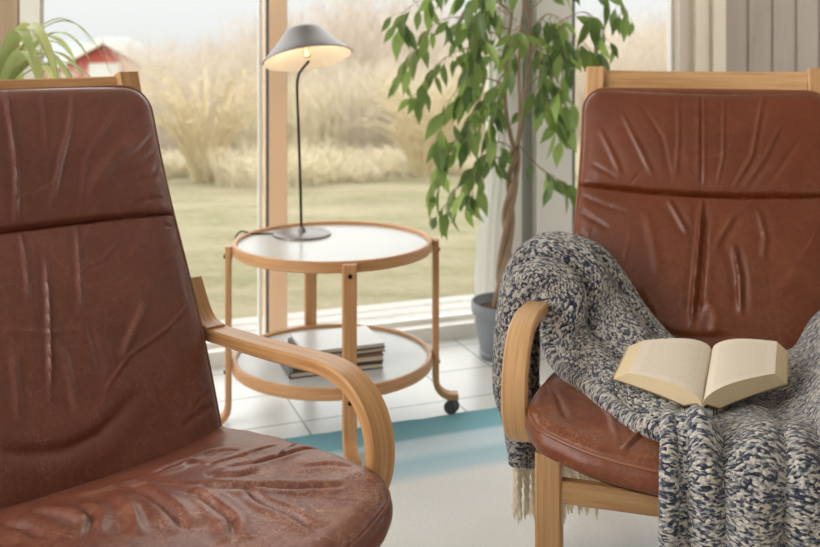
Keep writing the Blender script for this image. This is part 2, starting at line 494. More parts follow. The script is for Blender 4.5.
# posts of the facade
struct(rbox([(-.095, -.036, 3.23, 3.32, .05, 2.15)], 'trim_3', WHITE_PAINT), 'white window post at the left end', 'trim')
POST = plain('lamplit_post_paint', srgb(246, 210, 174), .45)  # warm lamplight on the post is mixed into its paint colour
post = rbox([(.702, .765, 3.245, 3.33, .05, 2.15)], 'trim_4', POST)
struct(post, 'pale post between the two large panes', 'trim')
rbox([(.694, .702, 3.245, 3.262, .05, 2.15)], 'gasket', GREY_PAINT, post)
post2 = rbox([(1.575, 1.68, 3.245, 3.34, .05, 2.15), (1.745, 1.90, 3.245, 3.34, .05, 2.15)], 'trim_5', WHITE_PAINT)
struct(post2, 'wide white post behind the potted fig', 'trim')
rbox([(1.68, 1.745, 3.29, 3.33, .05, 2.15)], 'recess', plain('grey_green_trim', srgb(168, 172, 162), .5), post2)
rbox([(1.90, 1.915, 3.25, 3.31, .05, 2.15)], 'gasket', GREY_PAINT, post2)
CREAM = plain('cream_trim', srgb(246, 234, 214), .5)
GREYW = plain('greyed_trim', srgb(222, 208, 192), .5)
post3 = rbox([(2.404, 2.473, 3.25, 3.33, .0, 2.15)], 'trim_6', GREYW)
struct(post3, 'cream stepped frame beside the plank wall', 'trim')
rbox([(2.473, 2.545, 3.235, 3.32, .0, 2.45), (2.552, 2.614, 3.222, 3.32, .0, 2.45)], 'casing', CREAM, post3)
# panes
for n, (u0, u1, lab) in enumerate([(-.036, .688, 'large clear pane left of the pale post'), (.765, 1.575, 'large clear pane behind the lamp and trolley'), (1.915, 2.404, 'narrow clear pane beside the plank wall')], 1):
    w = rbox([(u0, u1, 3.296, 3.302, .05, 2.15)], 'window_%d' % n, GLASS)
    struct(w, lab, 'window')
    rbox([(u0, u0 + .012, 3.288, 3.31, .05, 2.15), (u1 - .012, u1, 3.288, 3.31, .05, 2.15), (u0 + .012, u1 - .012, 3.288, 3.31, .05, .07)], 'frame', WHITE_PAINT, w)
# ================================================================== OUTSIDE
dk = MB()
for k in range(5):
    dk.box(-3, 6, 3.42 + k * .098, 3.42 + k * .098 + .092, -.10, -.035, .004)
deck = dk.build('terrace', plank_mat('weathered_decking', srgb(166, 162, 156), srgb(182, 177, 170), srgb(152, 146, 138)), smooth=False)
deck.rotation_euler = (0, 0, TH)
struct(deck, 'pale board terrace outside the windows', 'terrace')
# lawn, gently falling away
xs = np.linspace(-60, 60, 61); ys = np.concatenate([np.linspace(0, 14, 29), np.linspace(15, 110, 40)])
G = np.zeros((len(xs), len(ys), 3))
G[..., 0] = xs[:, None]; G[..., 1] = ys[None, :] + 3.2 - .377 * 0
dd = ys[None, :]
G[..., 2] = -.13 - .026 * np.minimum(dd, 10) - np.clip(dd - 12, 0, 60) * .043 + .05 * np.sin(xs[:, None] * .35) * np.clip(dd - 3, 0, 8) / 8
m = MB(); m.grid(G, flip=True)
lawn = m.build('ground', lawn_mat())
struct(lawn, 'pale winter lawn sloping away outside', 'lawn')

# shrubs: bare, twiggy, each a thing of its own
TWIG = plain('dry_twigs', srgb(208, 196, 176), .9)
TWIG2 = plain('pinkish_dry_twigs', srgb(198, 184, 168), .9)
STRAW = plain('straw_reeds', srgb(212, 200, 172), .9)
def bush_mesh(n, h, spread, seed, thick=.012, upright=.5):
    r = np.random.default_rng(seed); m = MB()
    for k in range(n):
        a = r.uniform(0, 2 * math.pi); rad = spread * .8 * math.sqrt(r.uniform())
        p = np.array([rad * math.cos(a), rad * math.sin(a), 0.0])
        hh = h * r.uniform(.45, 1.0)
        lean = np.array([math.cos(a), math.sin(a), 0]) * r.uniform(0, spread * (1 - upright)) + np.array([r.normal(), r.normal(), 0]) * .06
        pts = [p, p + lean * .25 + np.array([0, 0, hh * .4]), p + lean * .6 + np.array([0, 0, hh * .75]), p + lean + np.array([0, 0, hh])]
        m.sweep(pts, (1, .2, 0), thick, thick, oval=3, wt=[1, .8, .55, .2], caps=False)
        for q in range(5):
            t = r.uniform(.3, .95); i = min(int(t * 3), 2); f = t * 3 - i
            b = pts[i] * (1 - f) + pts[i + 1] * f
            d = np.array([r.normal(), r.normal(), abs(r.normal()) * .8 + .4]); d /= np.linalg.norm(d)
            L = hh * r.uniform(.12, .24)
            m.sweep([b, b + d * L * .5 + np.array([0, 0, .01]), b + d * L + np.array([0, 0, L * .15])], (1, .2, 0), thick * .55, thick * .55, oval=3, wt=[1, .8, .3], caps=False)
    return m
def ground_z(x, y):
    d = y - 3.2
    return -.13 - .026 * min(max(d, 0), 10) - max(0, min(d - 12, 60)) * .043 + .05 * math.sin(x * .35) * min(max(d - 3, 0), 8) / 8
protos = []
for k, (n, h, sp, th, up, mt) in enumerate([(560, 1.6, 1.15, .010, .35, TWIG), (560, 1.95, 1.15, .011, .6, TWIG2), (620, 1.3, 1.1, .009, .75, STRAW)]):
    protos.append(bush_mesh(n, h, sp, 40 + k, th, up).build('bare_shrub', mt, smooth=False))
rb = random.Random(5)
spots = []
x = -7.0
while x < 5.4:
    spots.append((x, 12.2 + rb.uniform(-.3, .3), rb.choice([0, 1, 2]), rb.uniform(.8, 1.0), 'front')); x += rb.uniform(.75, 1.05)
x = -10.0
while x < 7.5:
    spots.append((x, 15.8 + rb.uniform(-.8, .8), rb.choice([0, 1]), rb.uniform(1.05, 1.35), 'rear')); x += rb.uniform(1.1, 1.5)
x = -4.5
while x < 3.2:
    spots.append((x, 10.3 + rb.uniform(-.9, .6), 2, rb.uniform(.55, .85), 'low fringe')); x += rb.uniform(.5, .9)
x = -12.0
while x < 10:
    spots.append((x, 20 + rb.uniform(-.8, .8), rb.choice([0, 1]), rb.uniform(1.35, 1.75), 'far edge')); x += rb.uniform(1.2, 1.6)
used = set()
for (x, y, k, s, row) in spots:
    px = CX + F_PX * x / y
    if px < -60 or px > 720: continue
    if px < 165:
        if row == 'far edge': continue
        s *= {'front': .55, 'rear': .5}.get(row, 1)
    elif px < 275: s *= {'front': .95, 'low fringe': 1}.get(row, .66)
    else: s *= {'front': .95, 'low fringe': 1}.get(row, .85)
    src = protos[k]
    if k not in used: o = src; used.add(k)
    else:
        o = src.copy(); COL.objects.link(o)
    o.location = (x, y, ground_z(x, y) - .03); o.rotation_euler = (0, 0, rb.uniform(0, 6.28)); o.scale = (s, s, s * (rb.uniform(.92, 1.08) if row != 'low fringe' else rb.uniform(.18, .42)))
    kind = ['loose beige bare shrub', 'pinkish upright bare shrub', 'straw-coloured reedy clump'][k]
    tag(o, '%s in the %s of the thicket beyond the lawn' % (kind, row), 'shrub', '%ss in the %s of the thicket' % (kind, row))
# two loose arching shrubs standing out in front of the thicket
def arching(seed, h, n):
    r = np.random.default_rng(seed); m = MB()
    for k in range(n):
        a = r.uniform(0, 6.283); R_ = h * r.uniform(.25, .75); hh = h * r.uniform(.5, 1)
        t = np.linspace(0, 1, 7)
        w = np.array([math.cos(a), math.sin(a)])
        pts = np.stack([w[0] * (.12 + R_ * t ** 1.6), w[1] * (.12 + R_ * t ** 1.6), hh * np.sin(t * 1.75)], -1)
        m.sweep(pts, (1, .2, 0), .017, .017, oval=4, wt=np.linspace(1, .35, 7), caps=False)
        for q in range(5):
            i = r.integers(2, 6); d = np.array([r.normal(), r.normal(), r.normal() * .6 + .3]); d *= h * .16 / np.linalg.norm(d)
            m.sweep([pts[i], pts[i] + d * .6, pts[i] + d * 1.1 + np.array([0, 0, .03])], (1, .2, 0), .008, .008, oval=3, wt=[1, .7, .3], caps=False)
    return m
for px, y, h, lab in ((205, 9.6, 1.25, 'arching straw-coloured bare shrub seen left of the window post'), (425, 9.9, 1.1, 'arching straw-coloured bare shrub seen between the lamp and the fig')):
    x = (px - CX) / F_PX * y
    o = arching(px, h, 90).build('arching_shrub', plain('straw_twigs', srgb(196, 180, 146), .9), smooth=False)
    o.location = (x, y, ground_z(x, y) - .03); tag(o, lab, 'shrub')
# red house far off
RED = plain('hazed_red_boards', srgb(186, 92, 82), .8)  # red lightened to put the distance haze into the board colour
HTRIM = plain('house_white_trim', srgb(216, 214, 210), .6)
HROOF = plain('pale_grey_roof', srgb(150, 152, 154), .7)
D = 46.0
hx = (105 - CX) / F_PX * D
hz0 = ground_z(0, D)
house = thing('house', 'red timber house with white bargeboards far beyond the lawn', 'house', (hx, D, hz0), math.radians(8))
pk = EYE + (42 - 40) / F_PX * D - hz0; ev = EYE - (62 - 42) / F_PX * D - hz0; hw = 1.95
m = MB()
v = [(-hw, 0, 0), (hw, 0, 0), (hw, 0, ev), (0, 0, pk), (-hw, 0, ev), (-hw, 7, 0), (hw, 7, 0), (hw, 7, ev), (0, 7, pk), (-hw, 7, ev)]
m.add(v, [(0, 1, 2, 3, 4), (9, 8, 7, 6, 5), (1, 6, 7, 2), (0, 4, 9, 5)])
m.box(-6.5, -hw, 2.2, 6.2, 0, ev)
m.build('wall', RED, house, smooth=False)
m = MB()
for sx in (-1, 1):
    a = np.array([sx * (hw + .35), 0, ev - .35 * (pk - ev) / hw]); b = np.array([0, 0, pk])
    m.sweep([a + (0, 3.4, .1), b + (0, 3.4, .1)], (0, 1, 0), 7.8, .16)
m.sweep([(-4.2, 1.8, ev - .1), (-4.2, 4.2, pk - .1)], (1, 0, 0), 5.2, .16)
m.sweep([(-4.2, 6.6, ev - .1), (-4.2, 4.2, pk - .1)], (1, 0, 0), 5.2, .16)
m.build('roof', HROOF, house, smooth=False)
for sx in (-1, 1):
    m = MB()
    a = np.array([sx * (hw + .4), -.55, ev - .4 * (pk - ev) / hw]); b = np.array([0, -.55, pk + .03])
    m.sweep([a, b], (0, 1, 0), .08, .36); m.build('bargeboard', HTRIM, house, smooth=False)
for x0, x1 in ((-hw - .03, -hw + .22), (hw - .22, hw + .03), (-.75, .75), (-4.4, -3.4), (-5.8, -5.3)):
    m = MB(); yy = 2.2 if x0 < -2.5 else 0
    m.box(x0, x1, yy - .06, yy + .02, .6 if abs(x0 + x1) < .1 or x0 < -2.5 else 0, ev - .05)
    m.build('window_panel' if abs(x0 + x1) < .1 or x0 < -2.5 else 'corner_board', HTRIM, house, smooth=False)

# ================================================================== RUG
m = MB()
nu, nv = 120, 60
us = np.linspace(-1.3, 2.3, nu); vs = np.linspace(.3, 2.563, nv)
P = np.zeros((nu, nv, 3)); P[..., 0] = us[:, None]; P[..., 1] = vs[None, :]
P[:, -1, 1] += .003 * np.sin(us * 23) + .002 * np.sin(us * 67)
P[..., 2] = .010 + .0012 * np.sin(us[:, None] * 9 + vs[None, :] * 5)
m.grid(P)
E = np.stack([P[:, -1], P[:, -1] * [1, 1, 0] + [0, .002, .0005]], 1)
m.grid(E)
rug = m.build('rug', rug_mat())
rug.rotation_euler = (0, 0, TH)
tag(rug, 'flatwoven rug with teal, pale blue and cream stripes on white tiles', 'rug')

# ================================================================== TROLLEY
TC = np.array([-.226, 2.79, 0]); TR = .292
fd = np.array([.066, -.29, 0]); fd /= np.linalg.norm(fd)
trolley = thing('serving_trolley', 'round two-tier birch serving trolley with white shelves by the window', 'trolley', tuple(TC))
def ring(r, z, n=96): 
    a = np.linspace(0, 2 * math.pi, n, endpoint=False)
    return np.stack([r * np.cos(a), r * np.sin(a), np.full(n, z)], 1)
for nm, zt, hgt in (('tabletop', .521, .031), ('shelf', .188, .034)):
    m = MB(); m.lathe([(0, zt - .022), (TR - .013, zt - .022), (TR - .013, zt - .010), (0.0, zt - .010)], 96); s_ = m.build(nm, LAMINATE, trolley)
    m = MB(); m.sweep(ring(TR - .007, zt - hgt / 2), (0, 0, 1), hgt, .014, .0035, closed=True); m.build('rim', BIRCH2, s_)
for k in range(4):
    a = (0, math.pi / 2 - .15, math.pi + .10, -math.pi / 2)[k]
    d = np.array([fd[0] * math.cos(a) - fd[1] * math.sin(a), fd[0] * math.sin(a) + fd[1] * math.cos(a), 0])
    tg = np.array([-d[1], d[0], 0])
    wheel = k in (1, 2)
    zf = .052 if wheel else (.021 if k == 0 else .009)
    r0 = TR + .0105
    pts = [(r0, .516), (r0, .3), (r0, zf + .065)]
    for q in np.linspace(0, math.pi / 2, 9)[1:]:
        pts.append((r0 + .05 * (1 - math.cos(q)), zf + .05 * (1 - math.sin(q)) + .0))
    pts.append((r0 + (.066 if wheel else .075), zf))
    leg = MB(); leg.sweep(resample([d * r + np.array([0, 0, z]) for r, z in pts], .012), tg, .038, .018, .003)
    lo = leg.build('leg', BIRCH2, trolley)
    for zs in (.486, .154):
        sm = MB()
        M = np.array([tg, [0, 0, 1], d]).T
        sm.lathe([(0.0, .0055), (.005, .005), (.0062, .003), (.0062, -.001)], 14, d * (r0 + .008) + np.array([0, 0, zs]), M)
        sm.build('screw', SCREW, lo)
    if wheel:
        c = MB(); c.lathe([(0, .044), (.012, .044), (.012, .034), (.007, .03), (0.0, .03)], 16, d * (r0 + .048)); 
        c.box(*(lambda q: (q[0]-.012, q[0]+.012, q[1]-.012, q[1]+.012))((d * (r0 + .048))[:2]), .02, .036, .004)
        co = c.build('caster', RUBBER, lo)
        for sg in (-1, 1):
            w_ = MB(); ax = (tg * .9 + d * .45); ax /= np.linalg.norm(ax)
            M = np.array([np.cross(ax, [0, 0, 1]), [0, 0, 1], ax]).T
            w_.lathe([(0, .008), (.012, .008), (.019, .005), (.0205, 0), (.019, -.005), (.012, -.008), (0, -.008)], 24, d * (r0 + .048) + ax * sg * .011 + np.array([0, 0, .0205]), M)
            w_.build('wheel', RUBBER, lo)
# ================================================================== LAMP
LB = np.array([-.3295, 2.899, .511])
lamp = thing('table_lamp', 'slim dark table lamp with a lit tilted metal shade on the trolley', 'lamp', tuple(LB))
m = MB(); m.lathe([(0, .011), (.03, .011), (.082, .0085), (.087, .006), (.0885, .002), (.0885, 0), (0, 0)], 64)
m.lathe([(.012, .010), (.010, .02), (.005, .026), (.0, .026)], 20)
m.build('base', plain('grey_lamp_base', srgb(120, 114, 110), .35, Metallic=.4), lamp)
def lp(px, py, dy=0.0):
    d = LB[1] + dy
    return np.array([(px - CX) / F_PX * d - LB[0], dy, EYE - (py - HORIZON) / F_PX * d - LB[2]])
stem = catmull([lp(301.5, 236), lp(300.5, 190), lp(299, 140), lp(297.5, 100), lp(297.2, 84), lp(299, 74, -.003), lp(303.5, 67.5, -.006), lp(309, 61, -.010)], 70)
m = MB(); m.sweep(stem, (0, 1, 0), .0085, .0085, oval=10); m.build('stem', BLACK_METAL, lamp)
up = np.array([-.17, .25, .95]); up /= np.linalg.norm(up)
ex = np.cross([0, 1.0, 0], up); ex /= np.linalg.norm(ex); ey = np.cross(up, ex)
MS = np.array([ex, ey, up]).T
sc_ = lp(307.5, 58)
prof = [(.1375, 0), (.128, .011), (.110, .029), (.090, .050), (.072, .071), (.061, .085), (.055, .091), (.046, .0945), (.03, .096), (0, .0965)]
m = MB(); m.lathe(prof, 72, sc_, MS); shade = m.build('shade', plain('grey_lamp_enamel', srgb(104, 99, 97), .36, Metallic=.5), lamp)
m = MB(); m.lathe([(r * .985 if r else 0, z - .003) for r, z in prof][::-1], 72, sc_, MS)
inn = m.build('inner_liner', plain('cream_lamp_lining', srgb(240, 226, 204), .55), shade)
m = MB(); m.lathe([(0, .052), (.008, .052), (.0085, .012), (.012, .004), (0.0, .002)], 20, sc_ , MS); m.build('socket', plain('brass', srgb(190, 150, 90), .35, Metallic=.9), shade)
t_ = NT('lit_bulb'); BULB = t_.done(t_.node('Emission', ins={'Color': (1.0, .84, .62, 1), 'Strength': 4.0}).outputs[0])
m = MB(); m.lathe([(0, .078), (.015, .077), (.026, .070), (.030, .060), (.026, .050), (.012, .046), (0, .046)], 24, sc_, MS); m.build('bulb', BULB, shade)
ld = bpy.data.lights.new('bulb_light', 'POINT'); ld.energy = .42; ld.color = (1.0, .84, .64); ld.shadow_soft_size = .02
lo = bpy.data.objects.new('bulb_light', ld); COL.objects.link(lo); lo.parent = lamp; lo.location = tuple(sc_ + up * .025 + np.array([.0, -.02, 0]))
cord = [(-.085, .0, .004), (-.12, .005, .003), (-.150, .0, .004), (-.170, -.012, .012), (-.184, -.020, .014), (-.196, -.03, .0), (-.200, -.08, -.05), (-.2015, -.125, -.10), (-.202, -.137, -.2), (-.202, -.137, -.42), (-.202, -.137, -.508)]
m = MB(); m.sweep(catmull(cord, 90), (.1, 1, .2), .005, .005, oval=8); m.build('cord', BLACK_METAL, lamp)

# ================================================================== BOOKS ON THE TROLLEY SHELF
PAPER = plain('paper_edges', srgb(222, 210, 190), .8)
COV = [plain('black_cover', srgb(44, 42, 44), .35), plain('brown_cover', srgb(120, 92, 72), .4), plain('grey_cover', srgb(148, 146, 146), .3), plain('pale_cover', srgb(212, 210, 206), .25)]
def flat_book(label, x, y, z, w, l, t, rz, mat):
    b = thing('book', label, 'book', (x, y, z), rz, 'books stacked on the trolley shelf')
    m = MB(); m.box(-w/2 + .004, w/2 - .003, -l/2 + .004, l/2 - .004, .0025, t - .0025); m.build('page_block', PAPER, b, smooth=False)
    m = MB(); m.box(-w/2, w/2, -l/2, l/2, 0, .0025, .0008); m.box(-w/2, w/2, -l/2, l/2, t - .0025, t, .0008); m.box(-w/2, -w/2 + .003, -l/2, l/2, 0.0025, t - .0025)
    m.build('cover', mat, b, smooth=False)
    return b
BZ = .1785
flat_book('black-covered book at the bottom of the stack on the lower trolley shelf', -.235, 2.735, BZ, .27, .20, .016, .33, COV[0])
flat_book('brown-covered book second from the bottom of the trolley stack', -.225, 2.75, BZ + .0162, .26, .19, .018, .30, COV[1])
flat_book('dark grey book second from the top of the trolley stack', -.215, 2.765, BZ + .0344, .24, .185, .014, .38, COV[0])
flat_book('pale-covered book on top of the stack on the lower trolley shelf', -.212, 2.77, BZ + .0486, .235, .18, .010, .36, COV[3])

# ================================================================== LOUNGE CHAIRS
def add_creases(H, X, Y, lst, conv):
    for pts, amp, w, kind in lst:
        if kind in 'rgs': amp, w = amp * .86, w * .78
        q = [conv(*p) for p in pts]
        s, d, al = path_dist(X, Y, q)
        tp = np.clip(np.minimum(al, 1 - al) / .22, 0, 1) ** .7
        tp = np.where((al <= 0.0) | (al >= 1.0), 0.0, tp)
        if kind == 'r':     # raised wrinkle with a shallow trough beside it
            H += amp * tp * (np.exp(-(d / w) ** 2) - .55 * np.exp(-((s - 2.0 * w) / (1.4 * w)) ** 2) - .35 * np.exp(-((s + 2.2 * w) / (1.6 * w)) ** 2))
        elif kind == 'g':   # fold: a sharp valley between soft swells
            H += amp * tp * (-np.exp(-(d / w) ** 2) + .55 * np.exp(-((s - 2.6 * w) / (2.0 * w)) ** 2) + .45 * np.exp(-((s + 2.6 * w) / (2.0 * w)) ** 2))
        elif kind == 'b':   # broad swell
            H += amp * tp * np.exp(-(d / w) ** 2)
        elif kind == 's':   # step: one side rides over the other
            H += amp * tp * (.5 * np.tanh(s / w) * np.exp(-(d / (4.5 * w)) ** 2) - .4 * np.exp(-(d / (.7 * w)) ** 2))
    return H
def fine_wrinkles(H, X, Y, seed, n, x0, x1, y0, y1, slant):
    r = np.random.default_rng(seed)
    for k in range(n):
        x, y = r.uniform(x0, x1), r.uniform(y0, y1)
        L = r.uniform(.04, .11); a = slant + r.normal() * .45
        pts = [(x, y), (x + L * .5 * math.cos(a) + r.normal() * .004, y + L * .5 * math.sin(a)), (x + L * math.cos(a + r.normal() * .2), y + L * math.sin(a))]
        s_, d, al = path_dist(X, Y, pts)
        w = r.uniform(.0016, .0032)
        tp = np.where((al <= 0) | (al >= 1), 0.0, np.clip(np.minimum(al, 1 - al) / .4, 0, 1))
        H += r.choice([-1, 1]) * r.uniform(.0005, .0011) * tp * np.exp(-(d / w) ** 2)
    return H
def fbm(X, Y, seed, sc, n=14):
    r = np.random.default_rng(seed); Z = np.zeros(X.shape)
    for k in range(n):
        a = r.uniform(0, math.pi); f = sc * r.uniform(.5, 2.0)
        Z += np.sin((X * math.cos(a) + Y * math.sin(a)) * f + r.uniform(0, 6.28)) / (f / sc)
    return Z / n
def back_cushion(ch, root, lea, pipe, creases, seam_sag, seed, Z1):
    W, Z0, R = .284, .352, .055
    na, nt = 230, 260
    a = np.linspace(-1, 1, na); a = np.sign(a) * (1 - (1 - np.abs(a)) ** 1.35)
    t = np.linspace(0, 1, nt); t = 1 - (1 - t) ** 1.15
    z = Z0 + (Z1 - Z0) * t
    def hw(z):
        q = np.clip((z - (Z1 - R)) / R, 0, 1)
        return W - R * (1 - np.sqrt(np.maximum(1 - q ** 2, 0))) + .004 * np.sin(np.clip((z - .4) / .6, 0, 1) * math.pi * 2)
    X = a[:, None] * hw(z)[None, :]
    Zz = np.tile(z, (na, 1))
    seam = .766 - seam_sag * (1 - (X / W) ** 2)
    ds = Zz - seam
    edge = np.minimum((1 - np.abs(a))[:, None] * W, 1)          # metres from the side
    eside = 1 - np.clip(1 - edge / .035, 0, 1) ** 2.2
    etop = 1 - np.clip(1 - (Z1 - Zz) / .035, 0, 1) ** 2.2
    rnd = np.sqrt(np.clip(eside, 0, 1)) * np.sqrt(np.clip(etop, 0, 1))
    puff_head = .022 * (1 - np.abs(a[:, None]) ** 4) * np.sin(np.clip(ds / (Z1 - .766), 0, 1) * math.pi) ** .45
    puff_low = .020 * (1 - np.abs(a[:, None]) ** 3) * np.sin(np.clip(-ds / (.766 - Z0), 0, 1) * math.pi) ** .42
    H = -.016 + .016 * rnd + puff_head + puff_low
    H += .004 * np.tanh(ds / .006) * np.exp(-np.abs(ds) / .05) * rnd        # head pillow rides over the seam
    H -= .008 * np.exp(-(ds / .0028) ** 2) * (.35 + .65 * rnd)
    # puckers along the seam and the sides
    pk_ = fbm(X, Zz * .25, seed, 95)
    H += .004 * pk_ * np.exp(-np.abs(ds) / .045) * rnd
    pe = fbm(X * .2, Zz + X * .3, seed + 3, 110)
    H += .0035 * pe * np.exp(-edge / .03) * rnd
    H += .0022 * fbm(X, Zz * .35, seed + 5, 38) * rnd
    Cr = add_creases(np.zeros_like(H), X, Zz, creases, ch.back)
    Cr = fine_wrinkles(Cr, X, Zz, seed + 9, 46, -.27, .27, .42, .97, 1.57)
    H += Cr * np.clip(rnd, 0, 1)
    n = np.array([0, -.894, .447])
    P = np.stack([X, .5 * (Zz - .40), Zz], -1) + n * H[..., None]
    m = MB(); m.grid(P)
    nfront = na * nt
    # side band and back, following the outline up one side, over the top and down the other
    hwz = hw(z)
    per = [(-hwz[j], z[j]) for j in range(nt)] + [(x_, Z1) for x_ in (a[1:-1] * hwz[-1])] + [(hwz[j], z[j]) for j in range(nt - 1, -1, -1)]
    per = np.array(per)
    cen = np.array([0, .7])
    rows = []
    for k, off in enumerate(np.linspace(-.016, -.088, 7)):
        bul = .006 * math.sin(k / 6 * math.pi)
        g = per.copy(); g[:, 0] += np.sign(g[:, 0]) * bul; g[:, 1] += bul * (g[:, 1] > .99)
        rows.append(np.stack([g[:, 0], .5 * (g[:, 1] - .4), g[:, 1]], -1) + n * off)
    m.grid(np.array(rows))
    bk = np.stack([X[::6, ::6], .5 * (Zz[::6, ::6] - .4), Zz[::6, ::6]], -1) + n * -.088
    m.grid(bk, flip=True)
    wear = np.full(m.n, .16)
    wf = .14 + .14 * np.clip((.74 - Zz) / .2, 0, 1) + 60 * np.clip(Cr, 0, .006)
    wear[:nfront] = wf.reshape(-1)
    o = m.build('back_cushion', lea, root, attrs={'wear': wear})
    path = np.stack([per[:, 0] * 1.002, .5 * (per[:, 1] - .4), per[:, 1] + .0015], -1) + n * -.0155
    pm = MB(); pm.sweep(resample(path, .008), n, .0075, .0075, oval=8); pm.build('piping', pipe, o)
    return o
def seat_cushion(ch, root, lea, pipe, creases, seed, worn=1.0):
    W, R = .288, .034
    na, nq = 240, 230
    a = np.linspace(-1, 1, na); a = np.sign(a) * (1 - (1 - np.abs(a)) ** 1.3)
    q = np.linspace(0, 1, nq); q = 1 - (1 - q) ** 1.4
    yb = .06
    def front(x): return -.562 + .078 * (np.abs(x) / .288) ** 2.3
    qq = q[None, :]
    corner = np.clip((qq - .90) / .10, 0, 1)
    hwq = W - R * (1 - np.sqrt(np.maximum(1 - corner ** 2, 0))) + .006 * np.sin(qq * math.pi)
    X = a[:, None] * hwq
    Y = yb + (front(X) - yb) * qq
    depth = np.clip(-Y / .50, 0, 1.2)
    base = .370 + .034 * np.abs(X / W) ** 3 + (.084 - .034 * np.abs(X / W) ** 3) * np.sin(np.clip(depth / .72, 0, 1) * math.pi / 2)
    base -= .004 * np.clip((depth - .72) / .4, 0, 1) ** 1.5 * (1 - .4 * (X / W) ** 2)
    base += .020 * (np.abs(X) / W) ** 3 * np.clip((depth - .45) / .4, 0, 1)
    edge = (1 - np.abs(a))[:, None] * W
    efr = Y - front(X)
    rnd = np.sqrt(np.clip(1 - np.clip(1 - edge / .03, 0, 1) ** 2.2, 0, 1)) * np.sqrt(np.clip(1 - np.clip(1 - efr / .032, 0, 1) ** 2.2, 0, 1))
    H = -.012 + .012 * rnd + .014 * (1 - np.abs(a[:, None]) ** 3) * np.sin(np.clip(qq, 0, 1) * math.pi) ** .6
    H += .0050 * fbm(X, Y, seed, 12) * rnd + .0007 * fbm(X, Y, seed + 2, 60) * rnd
    H += .003 * fbm(X * .3, Y, seed + 4, 120) * np.exp(-edge / .025) * rnd
    Cr = add_creases(np.zeros_like(H), X, Y, creases, ch.seat) * 1.55
    Cr = fine_wrinkles(Cr, X, Y, seed + 9, 30, -.27, .27, -.5, -.05, -1.2)
    H += Cr * rnd
    P = np.stack([X, Y, base + H], -1)
    m = MB(); m.grid(P, flip=True)
    ntop = na * nq
    lo_ = [(P[0, j, 0], P[0, j, 1], base[0, j]) for j in range(nq)] + [(P[i, -1, 0], P[i, -1, 1], base[i, -1]) for i in range(1, na - 1)] + [(P[-1, j, 0], P[-1, j, 1], base[-1, j]) for j in range(nq - 1, -1, -1)]
    per = np.array(lo_)
    c2 = np.array([0, -.2])
    dirs = per[:, :2] - c2; dirs /= np.linalg.norm(dirs, axis=1)[:, None]
    rows = []
    wob = .0025 * np.sin(np.arange(len(per)) * .11) * np.sin(np.arange(len(per)) * .037)
    for k, off in enumerate(np.linspace(-.012, -.062, 11)):
        f = k / 10
        bul = .009 * math.sin(min(1, f * 1.15) * math.pi) - .020 * max(0, f - .7) / .3
        g = per.copy(); g[:, :2] += dirs * (bul + wob * math.sin(f * math.pi))[:, None]; g[:, 2] += off
        rows.append(g)
    m.grid(np.array(rows), flip=True)
    low = np.stack([X[::8, ::8] * .95, (Y[::8, ::8] + .2) * .96 - .2, base[::8, ::8] - .062], -1)
    m.grid(low)
    wear = np.full(m.n, .35)
    wt = .55 + .55 * np.clip((depth - .45) / .4, 0, 1) + .25 * np.clip((np.abs(X) / W - .5) / .4, 0, 1)
    wear[:ntop] = wt.reshape(-1) * worn
    o = m.build('seat_cushion', lea, root, attrs={'wear': wear})
    pp = per.copy(); pp[:, :2] += dirs * .001; pp[:, 2] -= .0125
    pm = MB(); pm.sweep(resample(pp, .008), (0, 0, 1), .007, .007, oval=8); pm.build('piping', pipe, o)
    return o
ARM = [(.24, .522), (.10, .540), (-.06, .553), (-.20, .567), (-.275, .574), (-.335, .567), (-.375, .545), (-.398, .512), (-.405, .475), (-.399, .436), (-.378, .402), (-.335, .374), (-.25, .348), (-.1, .316), (.1, .284), (.26, .262)]
def frame(root, BIRCH):
    for sx in (-1, 1):
        p = catmull(np.array([(sx * .3225, y, z) for y, z in ARM]), 110)
        m = MB(); m.sweep(resample(p, .009), (sx, 0, 0), .046, .023, .0035); arm = m.build('armrest', BIRCH, root)
        # glue line between the laminations
        br = catmull(np.array([(sx * .318, y, z) for y, z in [(.092, .5530), (.122, .5580), (.142, .570), (.158, .588), (.172, .608), (.186, .630)]]), 40)
        m = MB(); m.sweep(br, (sx, 0, 0), .040, .008, .002); m.build('brace', BIRCH, arm)
        m = MB(); m.sweep(resample([(sx * .2595, .12, .24), (sx * .2595, .20, .62), (sx * .2595, .366, 1.033)], .02), (1, 0, 0), .046, .030, .004)
        m.build('back_post', BIRCH, root)
        m = MB(); m.sweep(resample([(sx * .264, -.385, .014), (sx * .264, -.385, .372)], .02), (1, 0, 0), .047, .032, .004); m.build('leg', BIRCH, root)
        m = MB(); m.sweep(resample([(sx * .264, .14, .30), (sx * .264, .22, .014)], .02), (1, 0, 0), .042, .032, .004); m.build('leg', BIRCH, root)
    xs_ = np.linspace(-.238, .238, 30)
    m = MB(); m.sweep(np.stack([xs_, .362 + .035 * (1 - (xs_ / .238) ** 2), 1.003 - .003 * (1 - (xs_ / .238) ** 2)], -1), (0, .35, 1), .052, .016, .003); m.build('top_rail', BIRCH, root)
    m = MB(); m.sweep([(-.241, -.385, .306), (0, -.385, .306), (.241, -.385, .306)], (0, 0, 1), .040, .022, .003); m.build('front_rail', BIRCH, root)
    m = MB(); m.sweep([(-.24, .13, .30), (.24, .13, .30)], (0, 0, 1), .040, .022, .003); m.build('rear_rail', BIRCH, root)
    for k in range(5):
        z = .46 + .11 * k; y = .165 + (z - .5) * .40
        m = MB(); m.sweep([(-.24, y, z), (.24, y, z)], (0, .4, 1), .05, .008, .002); m.build('back_slat', BIRCH, root)
